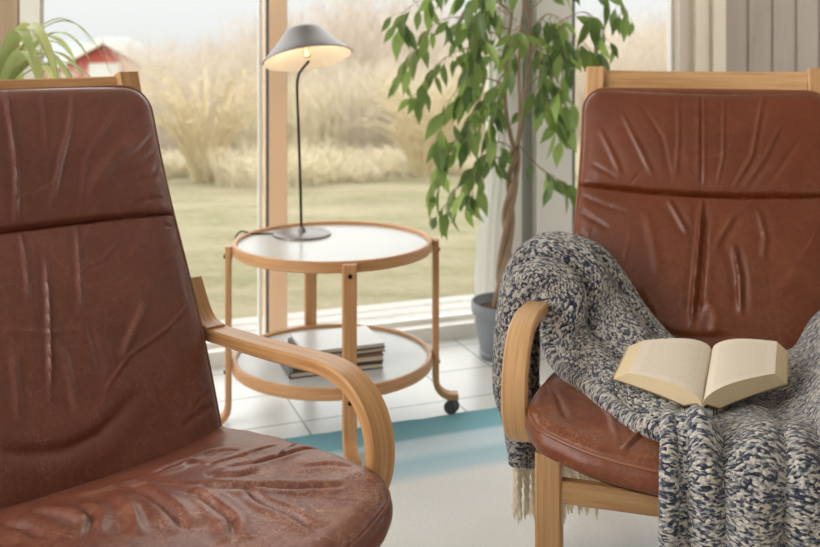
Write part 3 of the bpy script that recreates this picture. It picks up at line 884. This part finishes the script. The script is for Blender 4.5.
L_BACK = [
    ([(2, 88), (8, 130), (13, 175), (14, 226)], .0050, .0050, 'r'), ([(40, 95), (43, 130), (44, 155)], .0020, .005, 'r'),
    ([(72, 92), (66, 130), (56, 170), (47, 217)], .0036, .0050, 'r'), ([(118, 105), (95, 140), (82, 165), (79, 205)], .0020, .005, 'r'),
    ([(132, 138), (107, 165), (84, 198)], .0050, .012, 'b'), ([(154, 133), (137, 153), (116, 172)], .0022, .005, 'g'), ([(158, 148), (142, 164), (123, 180)], .0024, .0045, 'g'),
    ([(164, 163), (150, 177), (130, 187)], .0022, .0045, 'g'), ([(169, 198), (148, 201), (132, 205)], .003, .005, 'g'),
    ([(20, 228), (24, 270), (26, 308)], .0042, .0050, 'r'), ([(76, 222), (76, 260), (78, 316)], .0048, .0048, 'r'),
    ([(43, 255), (45, 300), (46, 345), (47, 405)], .0062, .0050, 'r'), ([(142, 305), (129, 335), (117, 365)], .0055, .0085, 'r'),
    ([(182, 246), (158, 268)], .0026, .006, 'r'), ([(194, 298), (165, 330), (125, 358), (104, 388), (98, 405)], .0030, .004, 'r'),
    ([(83, 322), (92, 350), (99, 385)], .0032, .008, 'g'), ([(10, 355), (14, 390), (17, 425)], .0038, .007, 'r'), ([(57, 345), (66, 380), (74, 415)], .0040, .007, 'r'),
    ([(-20, 450), (20, 456), (60, 453), (95, 436), (122, 408), (140, 390)], .0055, .011, 'g'), ([(120, 240), (100, 262), (60, 272)], .0014, .005, 'r'), ([(0, 332), (40, 336), (80, 332)], .0018, .005, 'r'),
    ([(215, 405), (200, 412), (180, 428)], .003, .005, 'g'), ([(212, 390), (196, 404), (188, 415)], .002, .004, 'g'), ([(150, 215), (140, 240), (128, 262)], .0018, .007, 'b'), ([(185, 222), (172, 226), (160, 224)], .003, .005, 'g')]
L_SEAT = [
    ([(150, 470), (188, 453), (226, 441)], .0040, .006, 'g'), ([(60, 493), (100, 489), (142, 477)], .0030, .006, 'r'), ([(175, 466), (205, 462), (236, 452)], .0035, .007, 'b'), ([(238, 462), (262, 452), (280, 446)], .0030, .005, 'g'),
    ([(185, 497), (221, 501), (243, 502), (267, 501), (299, 502), (345, 500)], .0060, .0060, 'g'), ([(244, 503), (264, 516), (289, 525), (318, 540)], .0055, .0060, 'g'),
    ([(196, 506), (216, 521), (230, 534), (237, 552)], .0070, .0070, 'g'), ([(222, 475), (254, 474), (278, 467), (302, 458), (325, 455)], .0045, .0060, 'g'),
    ([(276, 469), (286, 455), (301, 446)], .0020, .003, 'r'), ([(95, 485), (131, 488), (171, 494), (214, 501), (244, 504)], .0030, .0045, 'r'),
    ([(28, 503), (55, 523), (82, 545)], .0065, .008, 'g'), ([(80, 510), (92, 530), (87, 550)], .0055, .007, 'g'), ([(193, 500), (220, 523), (240, 552)], .0045, .007, 'b'),
    ([(128, 490), (159, 514), (188, 543)], .0060, .008, 'g'), ([(200, 455), (215, 447), (240, 449)], .0040, .007, 'g'), ([(205, 470), (230, 463), (262, 458)], .0035, .006, 'g'),
    ([(150, 480), (180, 470), (205, 452)], .0045, .010, 'b'), ([(210, 487), (238, 488), (262, 484)], .0045, .008, 'g'), ([(300, 480), (330, 478), (355, 482)], .0018, .005, 'g'),
    ([(110, 500), (130, 520), (140, 550)], .005, .009, 'b'), ([(0, 520), (25, 535), (40, 552)], .005, .008, 'g')]
R_BACK = [
    ([(622, 115), (637, 145), (654, 180)], .0030, .006, 'r'), ([(640, 105), (662, 140), (672, 186)], .0018, .006, 'g'), ([(701, 90), (701, 130), (701, 194)], .0040, .0032, 'g'),
    ([(678, 100), (679, 140), (676, 180)], .0026, .005, 'r'), ([(724, 96), (723, 160), (716, 192)], .0024, .004, 'r'), ([(763, 96), (752, 158), (732, 192)], .0034, .0055, 'r'),
    ([(780, 128), (765, 160), (744, 190)], .0034, .006, 'r'), ([(800, 140), (780, 170), (765, 190)], .0024, .006, 'g'), ([(600, 130), (612, 155), (622, 178)], .0024, .007, 'r'), ([(592, 165), (604, 172), (618, 180)], .0022, .005, 'g'),
    ([(702, 198), (699, 240), (695, 284), (691, 332)], .0085, .0062, 'r'), ([(707, 205), (704, 260), (698, 325)], .0045, .0065, 'g'), ([(733, 246), (739, 278), (740, 318)], .0075, .0070, 'r'),
    ([(758, 210), (765, 240), (762, 262)], .0040, .007, 'r'), ([(644, 282), (650, 300), (662, 316)], .0045, .012, 'b'), ([(668, 200), (688, 236)], .0048, .006, 'r'), ([(735, 215), (722, 235), (714, 252)], .0050, .008, 'r'),
    ([(755, 235), (800, 225), (822, 214)], .0022, .005, 'r'), ([(574, 208), (590, 218), (610, 230)], .0034, .006, 'g'), ([(571, 226), (588, 238)], .0030, .005, 'g'), ([(580, 195), (605, 206), (628, 214)], .0028, .006, 'g'),
    ([(645, 210), (655, 250), (660, 280)], .0028, .010, 'b'), ([(770, 300), (785, 290), (800, 270)], .0035, .012, 'b'), ([(705, 300), (716, 318), (712, 340)], .005, .010, 'b'), ([(640, 330), (690, 340), (740, 338)], .004, .010, 'g')]
R_SEAT = [([(650, 430), (637, 443), (622, 455)], .0036, .0045, 'r'), ([(560, 395), (590, 402), (618, 418)], .0025, .008, 'g'), ([(600, 405), (612, 428), (618, 448)], .002, .007, 'b'), ([(548, 388), (556, 405), (566, 430)], .0025, .006, 'g')]
chair_l = thing('lounge_chair', 'reddish-brown leather lounge chair with bare seat, nearest at left', 'chair', tuple(CL.o), math.radians(CL.deg))
back_cushion(CL, chair_l, LEATHER_L, PIPE_L, L_BACK, -.004, 21, 1.014)
seat_cushion(CL, chair_l, LEATHER_L, PIPE_L, L_SEAT, 31)
frame(chair_l, BIRCH)
chair_r = thing('lounge_chair', 'tan-brown leather lounge chair draped with a knitted blanket', 'chair', tuple(CR.o), math.radians(CR.deg))
back_cushion(CR, chair_r, LEATHER_R, PIPE_R, R_BACK, .014, 57, .990)
seat_cushion(CR, chair_r, LEATHER_R, PIPE_R, R_SEAT, 63, .62)
frame(chair_r, BIRCH3)

# ================================================================== BLANKET (in the right chair's axes)
bl = MB()
def pleat(ph, sharp=.75):
    return np.abs(np.sin(ph)) ** sharp
def sheet(ctrl, nu, nv, disp, uoff=(0, 0)):
    """ctrl[v][u] -> dense sheet, displaced along its normal by disp(u, v)"""
    C = np.asarray(ctrl, float)
    A = catmull(C, nv)                        # rows
    P = catmull(A.transpose(1, 0, 2), nu)     # (u, v, 3)
    du = np.gradient(P, axis=0); dv = np.gradient(P, axis=1)
    N = np.cross(du, dv); N /= np.linalg.norm(N, axis=2)[..., None] + 1e-12
    U, V = np.meshgrid(np.linspace(0, 1, nu), np.linspace(0, 1, nv), indexing='ij')
    P = P + N * disp(U, V)[..., None]
    lu = np.cumsum(np.linalg.norm(np.diff(P, axis=0, prepend=P[:1]), axis=2).mean(1))
    lv = np.cumsum(np.linalg.norm(np.diff(P, axis=1, prepend=P[:, :1]), axis=2).mean(0))
    UV = np.stack(np.meshgrid(lu + uoff[0], lv + uoff[1], indexing='ij'), -1)
    return P, UV, N
R0 = [(-.370, -.16, .245), (-.374, -.165, .32), (-.375, -.17, .40), (-.364, -.165, .54), (-.325, -.150, .598), (-.288, -.160, .570), (-.272, -.215, .495), (-.216, -.302, .478), (-.159, -.391, .474), (-.10, -.462, .472), (-.03, -.51, .470)]
R1 = [(-.350, -.09, .205), (-.380, -.09, .30), (-.398, -.09, .40), (-.388, -.09, .565), (-.325, -.085, .642), (-.250, -.09, .605), (-.225, -.135, .520), (-.16, -.225, .500), (-.10, -.295, .488), (-.04, -.34, .480), (.03, -.385, .475)]
R2 = [(-.290, -.02, .215), (-.368, .0, .285), (-.390, .02, .40), (-.386, .00, .575), (-.330, -.01, .658), (-.238, -.02, .648), (-.175, -.03, .575), (-.105, -.09, .515), (-.04, -.15, .485), (.03, -.20, .475), (.10, -.22, .475)]
R3 = [(-.190, .02, .235), (-.352, .09, .255), (-.390, .14, .40), (-.380, .13, .55), (-.335, .10, .615), (-.255, .05, .630), (-.175, .005, .565), (-.105, -.02, .503), (-.01, -.04, .462), (.06, -.05, .46), (.12, -.05, .475)]
def d1(U, V):
    amp = .034 * np.clip(.35 + 1.2 * np.sin(np.clip(U * 1.35, 0, 1) * math.pi), .3, 1.2)
    f_ = (np.clip(V + .02 * np.sin(U * 9) * np.sin(V * math.pi), 0, .9999) * 3.0) % 1.0
    return amp * 1.25 * (np.sqrt(np.maximum(1 - (2 * f_ - 1) ** 2, 0)) - .5) + .004 * np.sin(U * 31 + V * 7) * np.sin(V * 11 + U * 5)
P, UV, N = sheet([R0, R1, R2, R3], 300, 170, lambda U, V: -d1(U, V) if False else d1(U, V))
bl.grid(P, UV)
def rolled_edge(E_, UVe, r):
    m0 = bl.n
    q = resample(E_, .006)
    bl.sweep(q, (.3, .5, .6), r * 2, r * 2, oval=12)
rolled_edge(P[:, 0] + N[:, 0] * .002, None, .012)
# the part over the seat, the book's nest and the long fall in front
xs_c = [-.052, -.015, .03, .08, .13, .175, .22, .28, .335, .385, .40]
rise = [0, 0, 0, 0, .004, .03, .09, .13, .14, .06, -.08]
rows = []
for (y, z, k) in [(-.600, .10, 0), (-.598, .28, 0), (-.594, .40, .1), (-.578, .463, .3), (-.52, .487, .8), (-.43, .482, 1), (-.32, .476, 1), (-.20, .478, 1), (-.09, .478, 1), (-.03, .470, 1)]:
    rr = []
    for x, dz in zip(xs_c, rise):
        yy = y
        if z < .47 and y < -.5: yy = y + .05 * max(0, (abs(x - .1) - .18) / .2)
        x2 = x if y < -.4 else x + (.02 if x < .1 else 0)
        rr.append((x2, yy, z + dz * k * (1.0 if z > .45 else .5)))
    rows.append(rr)
def d2(U, V):
    x = np.interp(U, np.linspace(0, 1, len(xs_c)), xs_c)
    fan = .012 * np.clip(V - .3, 0, 1)
    g = 0
    for c, w, a in [(-.050, .016, .012), (-.005, .020, .020), (.070, .036, .026), (.142, .020, .014), (.19, .024, .022), (.25, .024, .015), (.32, .03, .012)]:
        wig = c + .006 * np.sin(V * 9 + c * 60)
        g = g + a * np.exp(-((x - wig) / w) ** 2)
    for c, w, a in [(-.026, .008, .010), (.030, .010, .016), (.108, .011, .018), (.166, .010, .014)]:
        g = g - .6 * a * np.exp(-((x - c - .006 * np.sin(V * 9 + c * 40)) / w) ** 2)
    fall = np.clip((.62 - V) / .25, .12, 1)
    bump = .026 * np.exp(-((V - .43) / .06) ** 2) * np.exp(-((x + .030) / .055) ** 2)
    return (g * fall + bump + .020 * np.exp(-((V - .45) / .08) ** 2) * np.exp(-((x - .105) / .04) ** 2) - .006 + .003 * np.sin(U * 23 + V * 13)) * 1.0
P2, UV2, N2 = sheet(rows, 250, 260, lambda U, V: d2(U, V) * (1.02 + .28 * np.sin(V * 12 + U * 17)), (.9, .3))
bl.grid(P2, UV2)
rolled_edge(P2[0, :200], None, .009)
blanket = bl.build('knitted_blanket', KNIT)
# make the cloth face outward whatever the order of the rows
blanket.location = tuple(CR.o); blanket.rotation_euler = (0, 0, math.radians(CR.deg))
tag(blanket, 'chunky navy, grey and cream knitted blanket draped over the chair seat and arm', 'blanket')
sol = blanket.modifiers.new('thickness', 'SOLIDIFY'); sol.thickness = .012; sol.offset = 0; sol.use_rim = True
# fringe along the hem
rf = random.Random(3)
hem = P[0]
for k in range(48):
    j = int(k / 47 * (len(hem) - 1)); b = hem[j].copy(); ln = rf.uniform(.095, .13) if k < 22 else rf.uniform(.12, .17)
    dr = np.array([rf.uniform(-.004, .004), rf.uniform(-.004, .004), 0])
    m = MB()
    for s_ in (0, 1):
        tt = np.linspace(0, 1, 14)
        w_ = .0024
        pts = np.stack([b[0] + dr[0] * tt * 2 + w_ * np.cos(tt * 18 + s_ * math.pi), b[1] + dr[1] * tt * 2 + w_ * np.sin(tt * 18 + s_ * math.pi), b[2] + .01 - ln * tt], -1)
        m.sweep(pts, (1, .3, 0), .0046, .0046, oval=6, wt=np.concatenate([np.ones(12), [.9, .4]]))
    m.build('tassel', FRINGE, blanket)
# ================================================================== OPEN BOOK (in the right chair's axes)
book = thing('open_book', 'open paperback with cream pages lying on the knitted blanket', 'book', tuple(CR.o), math.radians(CR.deg))
def page_mat():
    t = NT('printed_cream_page')
    uv = t.uv()
    s = t.node('SeparateXYZ', ins={0: uv})
    ln = t.math('FRACT', t.math('MULTIPLY', s.outputs[1], 34.0))
    on = t.math('GREATER_THAN', ln, .55)
    wd = t.math('GREATER_THAN', t.noise(t.map(uv, (46, 34, 1)), 1.0, 1, .5), .42)
    ins = t.math('MULTIPLY', t.math('MULTIPLY', t.math('GREATER_THAN', s.outputs[0], .13), t.math('LESS_THAN', s.outputs[0], .86)),
                 t.math('MULTIPLY', t.math('GREATER_THAN', s.outputs[1], .10), t.math('LESS_THAN', s.outputs[1], .90)))
    f = t.math('MULTIPLY', t.math('MULTIPLY', on, wd), t.math('MULTIPLY', ins, .2))
    c = t.mix(f, srgb(234, 221, 203), srgb(146, 136, 126))
    return t.done(t.bsdf(Base_Color=c, Roughness=.75).outputs[0])
PAGE = page_mat()
def edge_mat():
    t = NT('paperback_page_edges')
    n = t.noise(t.map(t.uv(), (6, 900, 1)), 1.0, 2, .6)
    return t.done(t.bsdf(Base_Color=t.mix(n, srgb(218, 194, 152), srgb(240, 222, 186)), Roughness=.85).outputs[0])
EDGE = edge_mat()
def page_block(sf, sb, ef, eb, thick, slant, arch):
    """spine front/back and outer edge front/back corners"""
    sf, sb, ef, eb = map(np.array, (sf, sb, ef, eb))
    na, nb = 40, 12
    A, B = np.meshgrid(np.linspace(0, 1, na), np.linspace(0, 1, nb), indexing='ij')
    P = (sf * (1 - B[..., None]) + sb * B[..., None]) * (1 - A[..., None]) + (ef * (1 - B[..., None]) + eb * B[..., None]) * A[..., None]
    P[..., 2] += arch * (np.sin(np.clip(A, 0, 1) ** .55 * math.pi) ** .9)
    flip = (ef[0] > sf[0])
    top = MB(); top.grid(P, np.stack([A, B], -1), flip=not flip)
    o = top.build('page', PAGE, book)
    Bt = P.copy(); out = (ef - sf); out = out / np.linalg.norm(out)
    Bt = (sf * (1 - B[..., None]) + sb * B[..., None]) * (1 - A[..., None]) + (ef * (1 - B[..., None]) + eb * B[..., None]) * A[..., None]
    Bt = Bt + out * (slant * A)[..., None]
    Bt[..., 2] += arch * .55 * (np.sin(A ** .55 * math.pi) ** .9) - thick * np.clip(A * 5, .25, 1)
    e = MB()
    K = 8
    for row_t, row_b, fl in ((P[:, 0], Bt[:, 0], True), (P[:, -1], Bt[:, -1], False), (P[-1], Bt[-1], True), (P[0], Bt[0], False)):
        g = np.stack([row_t * (1 - k / K) + row_b * (k / K) for k in range(K + 1)], 1)
        uvg = np.stack(np.meshgrid(np.linspace(0, .15, len(row_t)), np.linspace(0, thick, K + 1), indexing='ij'), -1)
        e.grid(g, uvg)
    e.build('page_block', EDGE, book)
    c = MB()
    ext = out * .003
    Cb = Bt + np.array([0, 0, -.0012]); Cb = Cb + ext * A[..., None]
    c.grid(Cb); c.grid(Cb + np.array([0, 0, -.0012]), flip=True)
    c.build('cover', plain('paperback_cover', srgb(206, 178, 132), .5), book)
SF, SB = np.array((-.004, -.432, .500)), np.array((.013, -.240, .532))
zl, zr = .512, .530
def on_z(px, py, z): return CR.hit(px, py, (0, 0, z), (0, 0, 1))
page_block(SF, SB, on_z(629, 373, .522), on_z(643, 340.5, .545), .022, .030, .016)
page_block(SF, SB, on_z(775, 373.5, .536), on_z(777, 341.5, .556), .026, .024, .016)

# ================================================================== POTTED FIG
FC = np.array([.335, 3.33, 0])
fig = thing('potted_fig', 'tall weeping fig with braided trunk in a grey pot by the window', 'plant', tuple(FC))
m = MB(); m.lathe([(0, 0.006), (.082, .006), (.086, .0), (.090, .004), (.094, .02), (.089, .024), (.091, .03), (.108, .145), (.118, .152), (.120, .158), (.121, .190), (.118, .194), (.113, .192), (.110, .165), (.106, .160)], 64)
m.build('pot', plain('grey_plastic_pot', srgb(136, 142, 150), .42), fig)
m = MB(); m.lathe([(.108, .163), (.05, .168), (0, .170)], 32); m.build('soil', plain('dark_soil', srgb(92, 70, 54), .95), fig)
def fp(px, py, dy=0.0):
    d = FC[1] + dy
    return np.array([(px - CX) / F_PX * d - FC[0], dy, EYE - (py - HORIZON) / F_PX * d])
BARK = NT('fig_bark'); n_ = BARK.noise(BARK.map(BARK.uv(), (60, 25, 1)), 1.0, 4, .6)
BARKM = BARK.done(BARK.bsdf(Base_Color=BARK.mix(n_, srgb(128, 104, 84), srgb(186, 160, 136)), Roughness=.85, Normal=BARK.bump(n_, .5, .003)).outputs[0])
axis = catmull([fp(500, 312), fp(503, 280), fp(506, 245), fp(509, 210), fp(513, 175), fp(516, 150)], 120)
for k in range(3):
    ph = k * 2.094 + np.linspace(0, 9, 120) + .5 * np.sin(np.linspace(0, 7, 120) + k)
    rad = np.linspace(.017, .012, 120)
    pts = axis + np.stack([np.cos(ph) * rad, np.sin(ph) * rad, np.zeros(120)], -1)
    pts[0, 2] -= .03
    m = MB(); m.sweep(pts, (1, .1, 0), .024, .024, oval=10, wt=np.linspace(1.1, .75, 120)); m.build('trunk', BARKM, fig)
tops = [[(515, 152, 0), (507, 120, -.02), (505, 90, -.03), (507, 50, -.02), (512, 10, 0), (514, -40, 0), (516, -90, .02)], [(517, 152, 0), (523, 115, .02), (528, 75, .03), (531, 35, .02), (527, 5, 0), (524, -30, 0), (522, -100, 0)], [(516, 152, 0), (520, 120, .06), (519, 70, .10), (522, 20, .08), (530, -40, .05)]]
for tp in tops:
    m = MB(); p = catmull([fp(*q) for q in tp], 60); m.sweep(p, (1, .1, 0), .017, .017, oval=8, wt=np.linspace(1, .45, 60)); m.build('trunk', BARKM, fig)
BR = [
    ([(511, 10, 0), (470, -12, -.05), (428, -4, -.08), (402, 14, -.10), (397, 26, -.10)], 15), ([(510, 30, 0), (470, 18, -.08), (438, 22, -.12), (412, 52, -.14), (396, 78, -.15)], 17),
    ([(507, 60, 0), (470, 48, -.05), (440, 62, -.08), (424, 88, -.1), (412, 96, -.1)], 15), ([(507, 85, 0), (480, 78, -.10), (455, 92, -.14), (440, 125, -.16), (436, 145, -.16)], 17),
    ([(512, 130, 0), (482, 120, -.06), (458, 138, -.1), (440, 168, -.12), (428, 198, -.12)], 17), ([(513, 160, 0), (492, 158, -.08), (468, 172, -.12), (450, 200, -.14), (440, 212, -.14)], 15),
    ([(514, 150, 0), (500, 142, -.10), (484, 150, -.14), (474, 180, -.16), (472, 205, -.16)], 14), ([(506, 100, 0), (488, 92, -.12), (474, 108, -.16), (466, 140, -.18)], 14),
    ([(508, 45, 0), (490, 32, -.12), (474, 46, -.18), (466, 82, -.2)], 15), ([(512, 15, 0), (495, 2, -.12), (478, 14, -.18), (470, 45, -.2)], 14), ([(530, 30, 0), (548, 14, -.1), (562, 26, -.14), (566, 60, -.16)], 13),
    ([(529, 12, 0), (560, -14, -.04), (600, -14, -.06), (622, 4, -.08), (628, 18, -.08)], 11), ([(530, 45, 0), (560, 22, -.06), (585, 12, -.08), (600, 28, -.1), (602, 52, -.1)], 12),
    ([(528, 70, 0), (552, 52, -.05), (578, 40, -.08), (590, 50, -.08)], 12), ([(526, 90, 0), (545, 72, -.1), (560, 84, -.14), (566, 112, -.15)], 12), ([(523, 115, 0), (542, 102, -.06), (556, 112, -.1), (562, 140, -.1)], 12),
    ([(519, 145, 0), (540, 168, -.05), (556, 178, -.06), (566, 192, -.06)], 7), ([(520, 120, .04), (535, 100, .08), (552, 95, .1), (564, 110, .1)], 9), ([(509, 70, 0), (498, 82, -.14), (494, 110, -.18), (490, 132, -.18)], 12),
    ([(530, 40, 0), (520, 26, -.14), (512, 40, -.2), (510, 78, -.2)], 12), ([(528, 60, 0), (538, 44, -.14), (540, 62, -.18), (536, 98, -.18)], 12), ([(515, -20, 0), (470, -50, -.08), (440, -40, -.1), (420, -18, -.12)], 12),
    ([(524, -20, 0), (560, -50, -.08), (590, -45, -.1), (606, -20, -.1)], 10), ([(514, -10, 0), (500, -30, -.14), (486, -20, -.2), (480, 10, -.2)], 12), ([(516, 20, .05), (490, 5, .12), (465, 10, .16), (450, 40, .18)], 10),
    ([(520, 60, .06), (500, 50, .14), (480, 60, .18), (470, 90, .2)], 10), ([(522, 40, .06), (545, 28, .14), (560, 45, .18), (566, 80, .2)], 9)]
lf = MB(); tone = []
rl = np.random.default_rng(9)
tw = MB()
def leaf(p, d, L, wd, tn):
    d = d / np.linalg.norm(d)
    sd = np.cross(d, [rl.normal() * .5, -1 + rl.normal() * .5, rl.normal() * .4]); sd /= np.linalg.norm(sd)
    nm = np.cross(sd, d)
    rows_ = []
    curl = rl.uniform(.02, .22) * L; fold = rl.uniform(.1, .45)
    for s_, w_ in ((0, .05), (.12, .42), (.28, .86), (.45, 1.0), (.62, .86), (.78, .5), (.9, .2), (1.0, .02)):
        c = p + d * L * s_ + nm * (-curl * s_ ** 2) + np.array([0, 0, -.12 * L * s_ ** 2])
        w2 = wd * w_ / 2
        rows_.append([c - sd * w2 + nm * w2 * fold, c, c + sd * w2 + nm * w2 * fold])
    lf.grid(np.array(rows_)); tone.extend([tn] * 24)
for pts, n in BR:
    n = int(n * 1.35)
    c = catmull([fp(*q) for q in pts], 40)
    tw.sweep(c, (.2, 1, .1), .0055, .0055, oval=6, wt=np.linspace(1, .3, 40), caps=False)
    for k in range(n):
        f = .18 + .82 * (k + rl.uniform(0, .8)) / n
        i = min(int(f * 39), 38)
        p = c[i]; tg_ = c[min(i + 1, 39)] - c[max(i - 1, 0)]; tg_ /= np.linalg.norm(tg_)
        out = np.array([rl.normal(), rl.normal(), rl.normal() * .3]) * .5
        st_ = p + np.array([rl.normal() * .012, rl.normal() * .02, -.008 * rl.uniform()])
        d = tg_ * .45 + out * 1.15 + np.array([0, 0, -1.0])
        e = p + (st_ - p) + d / np.linalg.norm(d) * .018
        tw.sweep([p, (p + e) / 2 + np.array([0, 0, .004]), e], (.2, 1, .1), .0018, .0018, oval=4, caps=False)
        L = rl.uniform(.055, .102)
        leaf(e, d, L, L * rl.uniform(.32, .44), float(np.clip(rl.beta(1.1, 2.4) + (.35 if rl.uniform() < .12 else 0), 0, 1)))
tw.build('twigs', BARKM, fig)
lf.build('foliage', leaf_mat('fig_leaf', srgb(46, 78, 42), srgb(172, 198, 108)), fig, attrs={'tone': tone})

# ================================================================== CURTAIN
m = MB()
ctl = []
for (z, xl, xr) in [(.055, 474, 503), (.25, 475, 504), (.45, 480, 506), (.62, 486, 508), (.80, 493, 510), (1.05, 498, 511), (1.5, 500, 512), (2.1, 496, 514)]:
    def uat(px, v=3.20):
        rx = (px - CX) / F_PX; t = v / (-rx * math.sin(TH) + math.cos(TH)); return t * (rx * math.cos(TH) + math.sin(TH))
    u0, u1 = uat(xl), uat(xr)
    s_ = np.linspace(0, 1, 60)
    ctl.append(np.stack([u0 + (u1 - u0) * s_, 3.20 + .014 * np.sin(s_ * 22), np.full(60, z)], -1))
m.grid(catmull(np.array(ctl), 40))
t = NT('sheer_white_cloth')
CUR = t.done(t.node('MixShader', ins={0: .72, 1: t.bsdf(Base_Color=srgb(250, 250, 248), Roughness=.9).outputs[0], 2: t.node('BsdfTranslucent', ins={'Color': srgb(244, 243, 240)}).outputs[0]}).outputs[0])
cur = m.build('curtain', CUR); cur.rotation_euler = (0, 0, TH)
s2 = cur.modifiers.new('thickness', 'SOLIDIFY'); s2.thickness = .002
tag(cur, 'gathered sheer white curtain hanging behind the fig trunk', 'curtain')

# ================================================================== STRAP-LEAVED PLANT BEHIND THE LEFT CHAIR
PC = np.array([-1.16, 2.66, 0])
palm = thing('potted_palm', 'strap-leaved green pot plant behind the reddish-brown chair', 'plant', tuple(PC))
m = MB(); m.lathe([(0, 0), (.11, 0), (.12, .02), (.15, .26), (.155, .27), (.148, .272), (.14, .25), (0, .25)], 48); m.build('pot', plain('white_pot', srgb(220, 216, 210), .4), palm)
m = MB()
for k in range(3):
    a = k * 2.1
    m.sweep(catmull([(.03 * math.cos(a), .03 * math.sin(a), .24), (.035 * math.cos(a + .5), .035 * math.sin(a + .5), .6), (.02 * math.cos(a + 1), .02 * math.sin(a + 1), .92 + .04 * k)], 20), (1, .1, 0), .022, .022, oval=8)
m.build('stem', BARKM, palm)
m = MB(); tone = []; rp = np.random.default_rng(4)
def blade(a, reach, lift, drop, w0, tn, z0):
    s_ = np.linspace(0, 1, 16)
    r = reach * (s_ ** .9)
    z = z0 + lift * np.sin(np.minimum(s_ * 1.25, 1.25) * math.pi / 2) - drop * s_ ** 2.4
    wv = w0 * np.sin(np.clip(s_ * .93 + .07, 0, 1) * math.pi) ** .6
    c = np.stack([r * math.cos(a), r * math.sin(a), z], -1)
    sd = np.array([-math.sin(a), math.cos(a), 0])
    m.grid(np.stack([c - sd * wv[:, None] / 2 + np.array([0, 0, .003]), c, c + sd * wv[:, None] / 2 + np.array([0, 0, .003])], 1)); tone.extend([tn] * 48)
for k in range(34):
    a = k * 2.399 + rp.normal() * .2
    blade(a, rp.uniform(.20, .36), rp.uniform(.14, .24), rp.uniform(.10, .34), rp.uniform(.028, .042), rp.uniform(.1, 1), .94 + .03 * (k % 3))
blade(.15, .27, .13, .09, .03, .15, .95); blade(-.3, .27, .10, .22, .028, .3, .93); blade(.3, .2, .16, .06, .03, .3, .97)
m.build('fronds', leaf_mat('strap_leaf', srgb(112, 138, 76), srgb(224, 230, 160)), palm, attrs={'tone': tone})
